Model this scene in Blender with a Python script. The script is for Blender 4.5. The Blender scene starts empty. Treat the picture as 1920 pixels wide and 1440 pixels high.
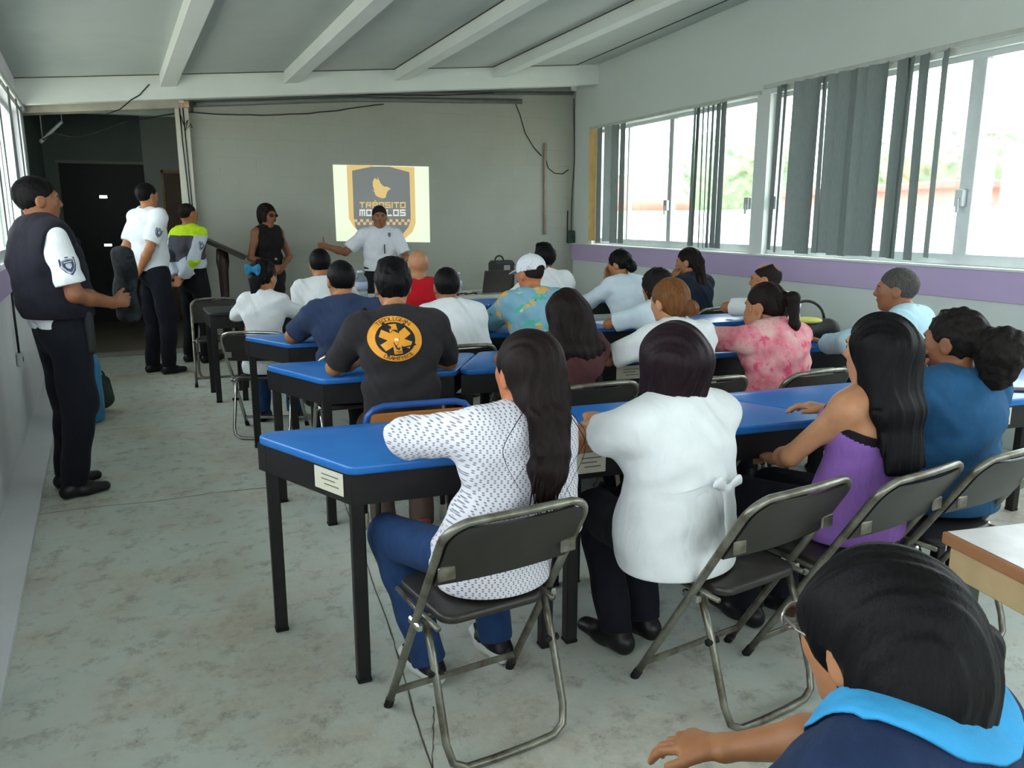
import bpy, math, random
import numpy as np
from mathutils import Vector, Matrix
from mathutils.bvhtree import BVHTree

# ------------------------------------------------------------------ camera, world, exposure
SC = bpy.context.scene
COL = SC.collection
F_PX, CAM_H, PITCH, YAW = 1500.0, 1.52, math.radians(11.7), math.radians(22.9)
FWD = np.array([math.sin(YAW)*math.cos(PITCH), math.cos(YAW)*math.cos(PITCH), -math.sin(PITCH)])
RGT = np.array([math.cos(YAW), -math.sin(YAW), 0.0])
UPV = np.cross(RGT, FWD)
cam_d = bpy.data.cameras.new('camera'); cam = bpy.data.objects.new('camera', cam_d); COL.objects.link(cam)
cam_d.sensor_width = 36; cam_d.lens = F_PX/1920*36; cam_d.clip_start = 0.02; cam_d.clip_end = 300
cam.matrix_world = Matrix(((RGT[0], UPV[0], -FWD[0], 0), (RGT[1], UPV[1], -FWD[1], 0), (RGT[2], UPV[2], -FWD[2], CAM_H), (0, 0, 0, 1)))
SC.camera = cam
SC.view_settings.view_transform = 'Standard'; SC.view_settings.look = 'None'
SC.view_settings.gamma = 1.0; SC.view_settings.use_curve_mapping = False
SC.view_settings.exposure = 0.62
try:
    SC.cycles.use_denoising = True
    SC.cycles.max_bounces = 8; SC.cycles.diffuse_bounces = 5; SC.cycles.transparent_max_bounces = 12
    SC.cycles.sample_clamp_indirect = 6.0
    SC.cycles.caustics_reflective = False; SC.cycles.caustics_refractive = False
except Exception:
    pass
# overcast sky, brighter towards the zenith
wd = bpy.data.worlds.new('overcast_sky'); SC.world = wd; wd.use_nodes = True
nt = wd.node_tree; nt.nodes.clear()
w_out = nt.nodes.new('ShaderNodeOutputWorld'); w_bg = nt.nodes.new('ShaderNodeBackground')
w_tc = nt.nodes.new('ShaderNodeTexCoord'); w_sep = nt.nodes.new('ShaderNodeSeparateXYZ'); w_ramp = nt.nodes.new('ShaderNodeValToRGB')
nt.links.new(w_tc.outputs['Generated'], w_sep.inputs[0]); nt.links.new(w_sep.outputs['Z'], w_ramp.inputs[0])
w_ramp.color_ramp.elements[0].position = 0.0; w_ramp.color_ramp.elements[0].color = (0.86, 0.92, 0.95, 1)
w_ramp.color_ramp.elements[1].position = 0.7; w_ramp.color_ramp.elements[1].color = (0.93, 1.0, 1.03, 1)
nt.links.new(w_ramp.outputs[0], w_bg.inputs[0]); nt.links.new(w_bg.outputs[0], w_out.inputs[0])
w_bg.inputs[1].default_value = 5.0
sun_d = bpy.data.lights.new('added_yard_sun', 'SUN'); sun_d.energy = 9.0; sun_d.angle = math.radians(25); sun_d.color = (1.0, 0.97, 0.92)  # soft high sun added to brighten the yard beyond the windows
sun = bpy.data.objects.new('added_yard_sun', sun_d); COL.objects.link(sun); sun.rotation_euler = (math.radians(6), math.radians(8), 0)

def portal(name, loc, rot, sx, sy):
    """sky light enters the room through this opening"""
    d = bpy.data.lights.new(name, 'AREA'); d.shape = 'RECTANGLE'; d.size = sx; d.size_y = sy
    d.cycles.is_portal = True
    o = bpy.data.objects.new(name, d); COL.objects.link(o); o.location = loc; o.rotation_euler = rot
    return o
# portals for the windows of the right wall, the left wall and the doorway behind
portal('sky_portal_right', (5.32, 4.0, 1.95), (0, math.radians(90), 0), 1.5, 10.9)
portal('sky_portal_left', (-1.42, 3.5, 1.95), (0, math.radians(-90), 0), 1.4, 11.0)
portal('sky_portal_rear', (2.2, -3.3, 1.8), (math.radians(90), 0, 0), 4.6, 1.5)

# ------------------------------------------------------------------ picture measures -> places
def ray(x, y):
    return FWD*F_PX + RGT*(x-960) - UPV*(y-720)
def at_z(x, y, z):
    d = ray(x, y); return np.array([0, 0, CAM_H]) + d*((z-CAM_H)/d[2])
def at_y(x, y, Y):
    d = ray(x, y); return np.array([0, 0, CAM_H]) + d*(Y/d[1])

# ------------------------------------------------------------------ materials
def srgb(h):
    h = h.lstrip('#'); c = [int(h[i:i+2], 16)/255 for i in (0, 2, 4)]
    return tuple((x/12.92 if x <= 0.04045 else ((x+0.055)/1.055)**2.4) for x in c) + (1.0,)
class NT:
    def __init__(s, name):
        s.m = bpy.data.materials.new(name); s.m.use_nodes = True
        s.t = s.m.node_tree; s.b = s.t.nodes.get('Principled BSDF'); s.out = s.t.nodes.get('Material Output')
        s.tc = None
    def n(s, kind, **kw):
        x = s.t.nodes.new(kind)
        for k, v in kw.items():
            if k.startswith('i_'):
                x.inputs[k[2:].replace('_', ' ')].default_value = v
            else:
                setattr(x, k, v)
        return x
    def l(s, a, b): s.t.links.new(a, b)
    def coord(s, scale=(1, 1, 1), which='Object'):
        if s.tc is None: s.tc = s.n('ShaderNodeTexCoord')
        mp = s.n('ShaderNodeMapping'); mp.inputs['Scale'].default_value = scale
        s.l(s.tc.outputs[which], mp.inputs[0]); return mp.outputs[0]
    def noise(s, scale, detail=3, vec=None, rough=0.55):
        x = s.n('ShaderNodeTexNoise'); x.inputs['Scale'].default_value = scale; x.inputs['Detail'].default_value = detail
        x.inputs['Roughness'].default_value = rough
        s.l(vec if vec is not None else s.coord(), x.inputs['Vector']); return x.outputs[0]
    def ramp(s, fac, stops):
        r = s.n('ShaderNodeValToRGB'); e = r.color_ramp.elements
        while len(e) < len(stops): e.new(0.5)
        for k, (p, c) in enumerate(stops):
            e[k].position = p; e[k].color = c if len(c) == 4 else tuple(c)+(1,)
        s.l(fac, r.inputs[0]); return r.outputs[0]
    def mix(s, fac, a, b, mode='MIX'):
        m = s.n('ShaderNodeMix', data_type='RGBA', blend_type=mode)
        for sock, v in ((m.inputs[0], fac), (m.inputs[6], a), (m.inputs[7], b)):
            if hasattr(v, 'node'): s.l(v, sock)
            else: sock.default_value = v
        return m.outputs[2]
    def math(s, op, a, b=0.0):
        m = s.n('ShaderNodeMath', operation=op)
        for sock, v in ((m.inputs[0], a), (m.inputs[1], b)):
            if hasattr(v, 'node'): s.l(v, sock)
            else: sock.default_value = v
        return m.outputs[0]
    def col(s, v):
        if hasattr(v, 'node'): s.l(v, s.b.inputs['Base Color'])
        else: s.b.inputs['Base Color'].default_value = v
        return s
    def set(s, **kw):
        for k, v in kw.items():
            s.b.inputs[k.replace('_', ' ')].default_value = v
        return s
    def bump(s, h, strength=0.3, dist=0.01):
        b = s.n('ShaderNodeBump'); b.inputs['Strength'].default_value = strength; b.inputs['Distance'].default_value = dist
        s.l(h, b.inputs['Height']); s.l(b.outputs[0], s.b.inputs['Normal']); return s

_mc = {}
def plain(name, hexc, rough=0.5, metal=0.0, var=0.10, scale=9.0, bump=0.0, bscale=120, spec=0.4):
    """painted, plastic or metal surface with slight wear"""
    if name in _mc: return _mc[name]
    a = NT(name); c = srgb(hexc)
    d = tuple(max(0, x*(1-var)) for x in c[:3])+(1,); e = tuple(min(1, x*(1+var)) for x in c[:3])+(1,)
    a.col(a.ramp(a.noise(scale, 4), [(0.3, d), (0.7, e)])).set(Roughness=rough, Metallic=metal)
    a.b.inputs['Specular IOR Level'].default_value = spec
    if bump: a.bump(a.noise(bscale, 2), bump, 0.004)
    _mc[name] = a.m; return a.m
def cloth(name, hexc, var=0.07, weave=900, wr=0.55, rough=0.85, sheen=0.03):
    if name in _mc: return _mc[name]
    a = NT(name); c = srgb(hexc)
    d = tuple(x*(1-var) for x in c[:3])+(1,); e = tuple(min(1, x*(1+var)) for x in c[:3])+(1,)
    a.col(a.ramp(a.noise(14, 3), [(0.3, d), (0.7, e)])).set(Roughness=rough)
    a.b.inputs['Specular IOR Level'].default_value = 0.2
    a.b.inputs['Sheen Weight'].default_value = sheen
    fold = a.noise(11, 3, a.coord((1.0, 1.0, 0.45)))
    fine = a.noise(weave, 1)
    a.bump(a.math('ADD', a.math('MULTIPLY', fold, 1.0), a.math('MULTIPLY', fine, 0.05)), wr, 0.03)
    _mc[name] = a.m; return a.m
def skin_mat(name, hexc):
    if name in _mc: return _mc[name]
    a = NT(name); c = srgb(hexc)
    d = (c[0]*0.86, c[1]*0.80, c[2]*0.78, 1)
    a.col(a.ramp(a.noise(22, 4), [(0.3, d), (0.7, c)])).set(Roughness=0.48)
    a.b.inputs['Subsurface Weight'].default_value = 0.0
    a.b.inputs['Specular IOR Level'].default_value = 0.35
    a.bump(a.noise(260, 2), 0.12, 0.002)
    _mc[name] = a.m; return a.m
def hair_mat(name, hexc, rough=0.50, streak=0.8, curly=False):
    if name in _mc: return _mc[name]
    a = NT(name); c = srgb(hexc)
    v = a.coord((170, 170, 6) if not curly else (90, 90, 90))
    n1 = a.noise(1.0, 4, v); n2 = a.noise(3.1, 2, v)
    d = tuple(x*(1-0.55*streak) for x in c[:3])+(1,); e = tuple(min(1, x*(1+0.7*streak)) for x in c[:3])+(1,)
    a.col(a.ramp(n1, [(0.3, d), (0.55, c), (0.8, e)])).set(Roughness=rough)
    a.b.inputs['Specular IOR Level'].default_value = 0.10
    a.bump(a.math('ADD', n1, a.math('MULTIPLY', n2, 0.5)), 0.45, 0.004)
    _mc[name] = a.m; return a.m

# ------------------------------------------------------------------ mesh helpers
class MB:
    def __init__(s): s.v = []; s.f = []; s.sm = []
    def add(s, vs, fs, smooth=False):
        o = len(s.v); s.v += [tuple(map(float, p)) for p in vs]
        for f in fs: s.f.append(tuple(i+o for i in f)); s.sm.append(smooth)
        return s
    def box(s, lo, hi, bev=0.0, M=None):
        x0, y0, z0 = lo; x1, y1, z1 = hi
        if bev <= 0:
            vs = [(x0,y0,z0),(x1,y0,z0),(x1,y1,z0),(x0,y1,z0),(x0,y0,z1),(x1,y0,z1),(x1,y1,z1),(x0,y1,z1)]
            fs = [(3,2,1,0),(4,5,6,7),(0,1,5,4),(1,2,6,5),(2,3,7,6),(3,0,4,7)]
        else:
            b = min(bev, (x1-x0)*.49, (y1-y0)*.49, (z1-z0)*.49)
            vs = []; fs = []
            def ring(z, i):
                return [(x0+i,y0+b,z),(x0+b,y0+i,z),(x1-b,y0+i,z),(x1-i,y0+b,z),(x1-i,y1-b,z),(x1-b,y1-i,z),(x0+b,y1-i,z),(x0+i,y1-b,z)]
            for z, i in ((z0, b), (z0+b, 0), (z1-b, 0), (z1, b)):
                r = ring(z, i*0.999); 
                if i: r = [(x0+b,y0+b,z),(x0+b,y0+b,z),(x1-b,y0+b,z),(x1-b,y0+b,z),(x1-b,y1-b,z),(x1-b,y1-b,z),(x0+b,y1-b,z),(x0+b,y1-b,z)]
                vs += r
            for k in range(3):
                for j in range(8):
                    a, c = k*8+j, k*8+(j+1) % 8; fs.append((a, c, c+8, a+8))
            fs.append((6,4,2,0)); fs.append((24,26,28,30))
        if M is not None: vs = [tuple(M @ Vector(p)) for p in vs]
        return s.add(vs, fs)
    def prism(s, poly, z0, z1, bev=0.0, M=None, nb=3):
        """vertical prism of a convex outline, rounded at the rim when bev > 0"""
        P = [np.array(p, float) for p in poly]; n = len(P); cen = sum(P)/n
        prof = [(z0, 0.0), (z1, 0.0)]
        if bev > 0:
            prof = []
            for k in range(nb+1):
                t = k/nb*math.pi/2; prof.append((z0+bev*(1-math.cos(t)), bev*(1-math.sin(t))))
            for k in range(nb+1):
                t = k/nb*math.pi/2; prof.append((z1-bev*(1-math.sin(t)), bev*(1-math.cos(t))))
        vs = []
        for z, i in prof:
            for p in P:
                d = cen-p; L = np.linalg.norm(d); q = p+d/L*i; vs.append((q[0], q[1], z))
        fs = []
        m = len(prof)
        for k in range(m-1):
            for j in range(n):
                a, c = k*n+j, k*n+(j+1) % n; fs.append((a, c, c+n, a+n))
        fs.append(tuple(range(n-1, -1, -1))); fs.append(tuple((m-1)*n+j for j in range(n)))
        if M is not None: vs = [tuple(M @ Vector(p)) for p in vs]
        return s.add(vs, fs)
    def tube(s, path, r, n=10, closed=False, flat=None, M=None):
        """swept tube; r may be a list; flat=(rx, rz) gives an oval section"""
        P = [np.array(p, float) for p in path]; m = len(P)
        R = r if isinstance(r, (list, tuple)) else [r]*m
        vs = []; up = None
        for i in range(m):
            a = P[(i-1) % m] if (closed or i > 0) else P[i]; b = P[(i+1) % m] if (closed or i < m-1) else P[i]
            t = b-a; t = t/(np.linalg.norm(t)+1e-12)
            if up is None:
                up = np.array([0, 0, 1.0]) if abs(t[2]) < 0.9 else np.array([1.0, 0, 0])
            u = up-t*(up@t); u /= (np.linalg.norm(u)+1e-12); w = np.cross(t, u); up = u
            for k in range(n):
                an = 2*math.pi*k/n
                fx, fz = (R[i], R[i]) if flat is None else flat
                vs.append(P[i]+u*math.cos(an)*fz+w*math.sin(an)*fx)
        fs = []
        for i in range(m if closed else m-1):
            for k in range(n):
                a, c = i*n+k, i*n+(k+1) % n; a2, c2 = ((i+1) % m)*n+k, ((i+1) % m)*n+(k+1) % n
                fs.append((a, c, c2, a2))
        if not closed:
            fs.append(tuple(range(n-1, -1, -1))); fs.append(tuple((m-1)*n+k for k in range(n)))
        if M is not None: vs = [tuple(M @ Vector(p)) for p in vs]
        return s.add(vs, fs, True)
    def lathe(s, prof, n=20, M=None):
        vs = []
        for r, z in prof:
            for k in range(n):
                an = 2*math.pi*k/n; vs.append((r*math.cos(an), r*math.sin(an), z))
        fs = []
        for i in range(len(prof)-1):
            for k in range(n):
                a, c = i*n+k, i*n+(k+1) % n; fs.append((a, c, c+n, a+n))
        fs.append(tuple(range(n-1, -1, -1))); fs.append(tuple((len(prof)-1)*n+k for k in range(n)))
        if M is not None: vs = [tuple(M @ Vector(p)) for p in vs]
        return s.add(vs, fs, True)
    def grid(s, fn, nu, nv, thick=None):
        vs = [fn(i/nu, j/nv) for i in range(nu+1) for j in range(nv+1)]
        fs = [(i*(nv+1)+j, (i+1)*(nv+1)+j, (i+1)*(nv+1)+j+1, i*(nv+1)+j+1) for i in range(nu) for j in range(nv)]
        return s.add(vs, fs, True)
    def build(s, name, mat, parent=None, sharp=None):
        me = bpy.data.meshes.new(name); me.from_pydata(s.v, [], s.f); me.update()
        if any(s.sm): me.polygons.foreach_set('use_smooth', s.sm)
        mats = mat if isinstance(mat, (list, tuple)) else [mat]
        for m in mats: me.materials.append(m)
        if sharp:
            try: me.polygons.foreach_set('use_smooth', [True]*len(s.f)); me.set_sharp_from_angle(angle=math.radians(sharp))
            except Exception: pass
        o = bpy.data.objects.new(name, me); COL.objects.link(o)
        if parent is not None: o.parent = parent
        return o

def arc(c, r, a0, a1, n, plane='xz'):
    out = []
    for k in range(n+1):
        a = a0+(a1-a0)*k/n; x, y = r*math.cos(a), r*math.sin(a)
        out.append((c[0]+x, c[1], c[2]+y) if plane == 'xz' else (c[0]+x, c[1]+y, c[2]))
    return out
def tag(o, label=None, cat=None, group=None, kind=None):
    if label: o['label'] = label
    if cat: o['category'] = cat
    if group: o['group'] = group
    if kind: o['kind'] = kind
    return o
def thing(name, label, cat, loc=(0, 0, 0), rz=0.0, group=None):
    o = bpy.data.objects.new(name, None); COL.objects.link(o); o.empty_display_size = 0.1
    o.location = loc; o.rotation_euler = (0, 0, rz); return tag(o, label, cat, group)
def kids(o): return [c for c in o.children]
def copy_tree(o, parent=None):
    c = o.copy(); COL.objects.link(c)
    if parent is not None: c.parent = parent
    for ch in kids(o): copy_tree(ch, c)
    return c
def structure(o): o['kind'] = 'structure'; return o

# ------------------------------------------------------------------ smooth solids (bodies, clothing, hair)
class Solid:
    """a smooth union of rounded segments and ellipsoids, meshed as ONE closed surface"""
    def __init__(s): s.p = []; s.cuts = []; s.disp = None; s.amp = 0.0; s.M = None
    def _t(s, a): return s.M[0] @ np.asarray(a, float) + s.M[1] if s.M is not None else np.asarray(a, float)
    def _d(s, a): return s.M[0] @ np.asarray(a, float) if s.M is not None else np.asarray(a, float)
    def seg(s, a, b, w0, d0=None, w1=None, d1=None, X=(1, 0, 0), k=0.03, flat0=False, flat1=False, sub=False):
        d0 = w0 if d0 is None else d0; w1 = w0 if w1 is None else w1; d1 = d0 if d1 is None else d1
        a = s._t(a); b = s._t(b); A = b-a; L = np.linalg.norm(A)+1e-9; A = A/L
        X = s._d(X); X = X-A*(X@A)
        if np.linalg.norm(X) < 1e-3:
            X = np.cross(A, [0, 1, 0.3])
        X = X/np.linalg.norm(X); N = np.cross(A, X)
        s.p.append(('seg', a, b, A, L, X, N, w0, d0, w1, d1, flat0, flat1, k, sub)); return s
    def ell(s, c, r, k=0.03, R=None, sub=False):
        c = s._t(c); Rm = np.eye(3) if R is None else np.asarray(R, float)
        if s.M is not None: Rm = s.M[0] @ Rm
        s.p.append(('ell', c, Rm, np.asarray(r, float), k, sub)); return s
    def cut(s, n, c, k=0.0):
        """keep n.p < c"""
        n = np.asarray(n, float); n = n/np.linalg.norm(n)
        if s.M is not None:
            n2 = s.M[0] @ n; c = c + n2 @ s.M[1]; n = n2
        s.cuts.append((n, c, k)); return s
    @staticmethod
    def _ev(q, P):
        if q[0] == 'seg':
            _, a, b, A, L, X, N, w0, d0, w1, d1, f0, f1, k, sub = q
            v = P-a; t = v@A; u = np.clip(t/L, 0, 1); r = t-u*L
            w = w0+(w1-w0)*u; d = d0+(d1-d0)*u; m = np.minimum(w, d)
            x = v@X; n = v@N
            val = (np.sqrt((x/w)**2+(n/d)**2+(r/m)**2)-1)*m
            if f0: val = np.maximum(val, -t)
            if f1: val = np.maximum(val, t-L)
            return val
        _, c, Rm, r, k, sub = q
        v = (P-c)@Rm
        return (np.sqrt(((v/r)**2).sum(-1))-1)*r.min()
    def bounds(s):
        lo = np.full(3, 1e9); hi = -lo
        for q in s.p:
            if q[-1]: continue
            if q[0] == 'seg':
                m = max(q[7:11]); pts = (q[1], q[2])
            else:
                m = q[3].max(); pts = (q[1],)
            for p in pts: lo = np.minimum(lo, p-m); hi = np.maximum(hi, p+m)
        return lo-0.03-s.amp, hi+0.03+s.amp
    def mesh(s, h):
        B = 8; lo, hi = s.bounds(); nb = np.ceil((hi-lo)/(B*h)).astype(int)
        gi = np.stack(np.meshgrid(*[np.arange(n) for n in nb], indexing='ij'), -1).reshape(-1, 3)
        cen = lo+(gi+0.5)*B*h; R = B*h*0.87+s.amp*1.2+0.022
        V = np.stack([s._ev(q, cen) for q in s.p]); add = np.array([not q[-1] for q in s.p])
        v = V[add].min(0)
        vc = v.copy()
        for n, c, k in s.cuts: vc = np.maximum(vc, cen@n-c)
        act = (vc < R) & (v > -R-0.07)
        # interior blocks matter where a cut or subtraction passes
        deep = (vc < R) & (v <= -R-0.07)
        near = np.zeros(len(v), bool)
        for n, c, k in s.cuts: near |= np.abs(cen@n-c) < R+k
        for i, q in enumerate(s.p):
            if q[-1]: near |= np.abs(V[i]) < R+0.05
        act |= deep & near
        gi = gi[act]; cen = cen[act]; V = V[:, act]; v = v[act]
        if len(gi) == 0: return np.zeros((0, 3)), np.zeros((0, 4), int)
        o = np.stack(np.meshgrid(*[np.arange(B+1)]*3, indexing='ij'), -1).reshape(-1, 3)
        P = (lo+(gi[:, None, :]*B+o[None])*h)
        f = np.full(P.shape[:2], 10.0)
        for i, q in enumerate(s.p):
            k = q[-2]
            idx = np.nonzero(V[i]-R <= v+R+k)[0] if not q[-1] else np.nonzero(V[i] < R+k+0.02)[0]
            if len(idx) == 0: continue
            d = s._ev(q, P[idx]); g = f[idx]
            if q[-1]:
                hh = np.maximum(k-np.abs(-d-g), 0)/k; f[idx] = np.maximum(g, -d)+hh*hh*k*0.25
            else:
                hh = np.maximum(k-np.abs(d-g), 0)/k; f[idx] = np.minimum(g, d)-hh*hh*k*0.25
        if s.disp is not None: f = f+s.disp(P)
        for n, c, k in s.cuts:
            d = P@n-c
            if k > 0:
                hh = np.maximum(k-np.abs(d-f), 0)/k; f = np.maximum(f, d)+hh*hh*k*0.25
            else: f = np.maximum(f, d)
        f = f.reshape(-1, B+1, B+1, B+1)
        ins = f < 0
        cs = np.zeros((len(f), B, B, B), int)
        offs = [(i, j, k) for i in (0, 1) for j in (0, 1) for k in (0, 1)]
        for i, j, k in offs: cs += ins[:, i:i+B, j:j+B, k:k+B]
        bi, ci, cj, ck = np.nonzero((cs > 0) & (cs < 8))
        vals = np.stack([f[bi, ci+i, cj+j, ck+k] for i, j, k in offs], 1)
        acc = np.zeros((len(bi), 3)); cnt = np.zeros(len(bi))
        for a in range(8):
            for b in range(a+1, 8):
                oa, ob = np.array(offs[a]), np.array(offs[b])
                if np.abs(oa-ob).sum() != 1: continue
                va, vb = vals[:, a], vals[:, b]; m = (va < 0) != (vb < 0)
                t = np.where(m, va/(va-vb+1e-30), 0)
                acc += np.where(m[:, None], oa+t[:, None]*(ob-oa), 0); cnt += m
        cell = gi[bi]*B+np.stack([ci, cj, ck], 1)
        vert = lo+(cell+acc/cnt[:, None])*h
        Nn = nb*B+2
        key = (cell[:, 0]*Nn[1]+cell[:, 1])*Nn[2]+cell[:, 2]
        order = np.argsort(key); ks = key[order]
        faces = []
        base = vals[:, 0] < 0
        st = (Nn[1]*Nn[2], Nn[2], 1)
        for ax, ob in ((0, 4), (1, 2), (2, 1)):
            m = base != (vals[:, ob] < 0)
            u, w = [(1, 2), (2, 0), (0, 1)][ax]
            k0 = key[m]; q = [k0, k0-st[u], k0-st[u]-st[w], k0-st[w]]
            ids = []; good = np.ones(len(k0), bool)
            for kk in q:
                pos = np.clip(np.searchsorted(ks, kk), 0, len(ks)-1); good &= ks[pos] == kk; ids.append(order[pos])
            Q = np.stack(ids, 1); fl = base[m]
            Q[~fl] = Q[~fl][:, ::-1]
            faces.append(Q[good])
        return vert, np.concatenate(faces)
    def build(s, name, mat, parent=None, h=0.007, matfn=None):
        v, f = s.mesh(h)
        me = bpy.data.meshes.new(name)
        me.vertices.add(len(v)); me.vertices.foreach_set('co', v.astype(np.float32).ravel())
        me.loops.add(len(f)*4); me.loops.foreach_set('vertex_index', f.astype(np.int32).ravel())
        me.polygons.add(len(f)); me.polygons.foreach_set('loop_start', np.arange(0, len(f)*4, 4, dtype=np.int32))
        me.update(calc_edges=True); me.validate()
        me.polygons.foreach_set('use_smooth', [True]*len(me.polygons))
        for m in (mat if isinstance(mat, (list, tuple)) else [mat]): me.materials.append(m)
        if matfn is not None and len(f):
            me.polygons.foreach_set('material_index', matfn(v[f].mean(1)).astype(np.int32))
        o = bpy.data.objects.new(name, me); COL.objects.link(o)
        if parent is not None: o.parent = parent
        return o
# ================================================================== the room
def ceil_z(x, y): return 2.84+0.0882*(x+1.18)-0.033*(y-9.3)
def left_x(y): return -0.58-0.0715*y
RX, BY, RY = 5.1, 9.92, -3.3     # right wall, back wall, rear wall

def concrete_mat():
    a = NT('old_painted_concrete'); v = a.coord((1, 1, 1))
    big = a.noise(0.55, 4, v); mid = a.noise(2.6, 6, v, 0.65); fine = a.noise(24, 6, v, 0.7); spk = a.noise(75, 2, v)
    base = a.ramp(mid, [(0.25, srgb('bcc3bc')), (0.5, srgb('cfd5cd')), (0.75, srgb('dfe3dc'))])
    tan_ = a.ramp(fine, [(0.3, srgb('aa9e8e')), (0.7, srgb('c9bead'))])
    m = a.ramp(a.math('ADD', a.math('MULTIPLY', big, 0.6), a.math('MULTIPLY', mid, 0.5)), [(0.50, (0, 0, 0)), (0.66, (0.85, 0.85, 0.85))])
    c = a.mix(m, base, tan_)
    grime = a.ramp(a.noise(9.0, 7, v, 0.75), [(0.52, (0, 0, 0)), (0.70, (0.85, 0.85, 0.85))])
    c = a.mix(grime, c, srgb('8f897d'))
    sp = a.ramp(spk, [(0.62, (0, 0, 0)), (0.70, (0.9, 0.9, 0.9))])
    c = a.mix(a.math('MULTIPLY', sp, grime), c, srgb('37342f'))
    pale = a.ramp(a.noise(5.0, 7, v, 0.7), [(0.58, (0, 0, 0)), (0.70, (0.5, 0.5, 0.5))])
    c = a.mix(pale, c, srgb('d2d7d2'))
    a.col(c).set(Roughness=0.55)
    a.b.inputs['Specular IOR Level'].default_value = 0.3
    a.bump(a.math('ADD', fine, a.math('MULTIPLY', mid, 0.8)), 0.22, 0.01)
    return a.m
def wall_mat(name, hexc, stain='8f8f80', amount=0.35, brick=False):
    a = NT(name); v = a.coord(); c = srgb(hexc)
    n = a.noise(1.1, 6, v, 0.65); f = a.noise(35, 4, v)
    st = a.ramp(n, [(0.45, (0, 0, 0)), (0.8, (amount,)*3)])
    cc = a.mix(st, c, srgb(stain))
    a.col(cc).set(Roughness=0.7)
    if brick:
        br = a.n('ShaderNodeTexBrick'); br.inputs['Scale'].default_value = 1.0; br.inputs['Mortar Size'].default_value = 0.006
        br.inputs['Brick Width'].default_value = 0.40; br.inputs['Row Height'].default_value = 0.20; br.inputs['Mortar Smooth'].default_value = 0.6
        sep = a.n('ShaderNodeSeparateXYZ'); cmb = a.n('ShaderNodeCombineXYZ'); a.l(v, sep.inputs[0])
        a.l(sep.outputs[0], cmb.inputs[0]); a.l(sep.outputs[2], cmb.inputs[1]); a.l(cmb.outputs[0], br.inputs['Vector'])
        a.bump(a.math('ADD', a.math('MULTIPLY', br.outputs['Fac'], -1.0), a.math('MULTIPLY', f, 0.25)), 0.25, 0.008)
    else:
        a.bump(f, 0.15, 0.006)
    return a.m
M_FLOOR = concrete_mat()
M_WALLB = wall_mat('grey_painted_block', '9b9d92', '868677', 0.4, True)
M_WALLR = wall_mat('white_painted_plaster', 'ced5d1', 'bdc2b7', 0.4)
M_WALLL = wall_mat('pale_painted_plaster', 'e2e1e6', 'c4c1c4', 0.5)
M_LILAC = wall_mat('lilac_paint', 'b7a4c8', 'a693b6', 0.4)
M_CEIL = wall_mat('ceiling_panel_paint', 'b4bcb8', '97a49d', 0.5)
M_BEAM = wall_mat('beam_paint', 'd8ddd8', 'bcc2ba', 0.4)
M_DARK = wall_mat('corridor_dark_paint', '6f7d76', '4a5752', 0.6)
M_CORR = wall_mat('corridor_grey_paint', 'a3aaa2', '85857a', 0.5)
M_DIRT = wall_mat('corridor_floor', '7d7263', '5f5547', 0.6)
M_ALU = plain('window_aluminium', 'c9cfd0', 0.4, 0.3, 0.05)
M_WOODF = plain('varnished_wood', 'b08a52', 0.5, 0, 0.2, 5)
M_BROWN = plain('brown_door_wood', '5d4630', 0.5, 0, 0.2, 5)
M_BLACKW = plain('black_cable', '1b1c1b', 0.5)
M_GREYC = plain('grey_conduit', '6d7370', 0.5, 0.2, 0.15)
def glass_mat():
    a = NT('window_glass'); t = a.t
    tr = a.n('ShaderNodeBsdfTransparent'); tr.inputs[0].default_value = (0.96, 0.98, 0.98, 1)
    gl = a.n('ShaderNodeBsdfGlossy'); gl.inputs['Roughness'].default_value = 0.02
    mx = a.n('ShaderNodeMixShader'); mx.inputs[0].default_value = 0.05
    a.l(tr.outputs[0], mx.inputs[1]); a.l(gl.outputs[0], mx.inputs[2]); a.l(mx.outputs[0], a.out.inputs[0])
    return a.m
M_GLASS = glass_mat()

# floor: one slab, joints cut as thin grooves
structure(MB().box((-3.0, RY-0.3, -0.12), (RX+0.3, BY+0.02, 0.0)).build('floor', M_FLOOR))
M_JOINT = plain('dirty_joint', '5c574e', 0.9, 0, 0.3, 30)
jm = MB()
def crack(pts, w):
    P = [np.array([p[0], p[1], 0.0015]) for p in pts]
    rnd = random.Random(int(pts[0][0]*1000)); Q = []
    for a, b in zip(P[:-1], P[1:]):
        for k in range(12): 
            t = k/12; q = a+(b-a)*t; q[0] += rnd.uniform(-.0025, .0025); Q.append(q)
    Q.append(P[-1])
    vs = []
    for q in Q: 
        ww = w*rnd.uniform(.5, 1.3); vs += [(q[0]-ww, q[1], .0015), (q[0]+ww, q[1], .0015)]
    jm.add(vs, [(2*i, 2*i+1, 2*i+3, 2*i+2) for i in range(len(Q)-1)])
crack([(0.80, 5.4), (0.77, 4.16), (0.65, 2.69), (0.58, 2.08), (0.5, 1.2), (0.42, 0.2)], 0.0028)
crack([(0.66, 2.2), (0.56, 1.9), (0.47, 1.3), (0.38, 0.4)], 0.002)
jm2 = MB()
vs = []
for k in range(41):
    t = k/40; x = -0.75+t*3.2; y = 4.62+0.012*math.sin(9*x)-0.05*t; vs += [(x, y-.003, .0015), (x, y+.003, .0015)]
jm2.add(vs, [(2*i, 2*i+1, 2*i+3, 2*i+2) for i in range(40)])
structure(jm.build('floor_joint', M_JOINT)); structure(jm2.build('floor_joint', M_JOINT))

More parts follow.
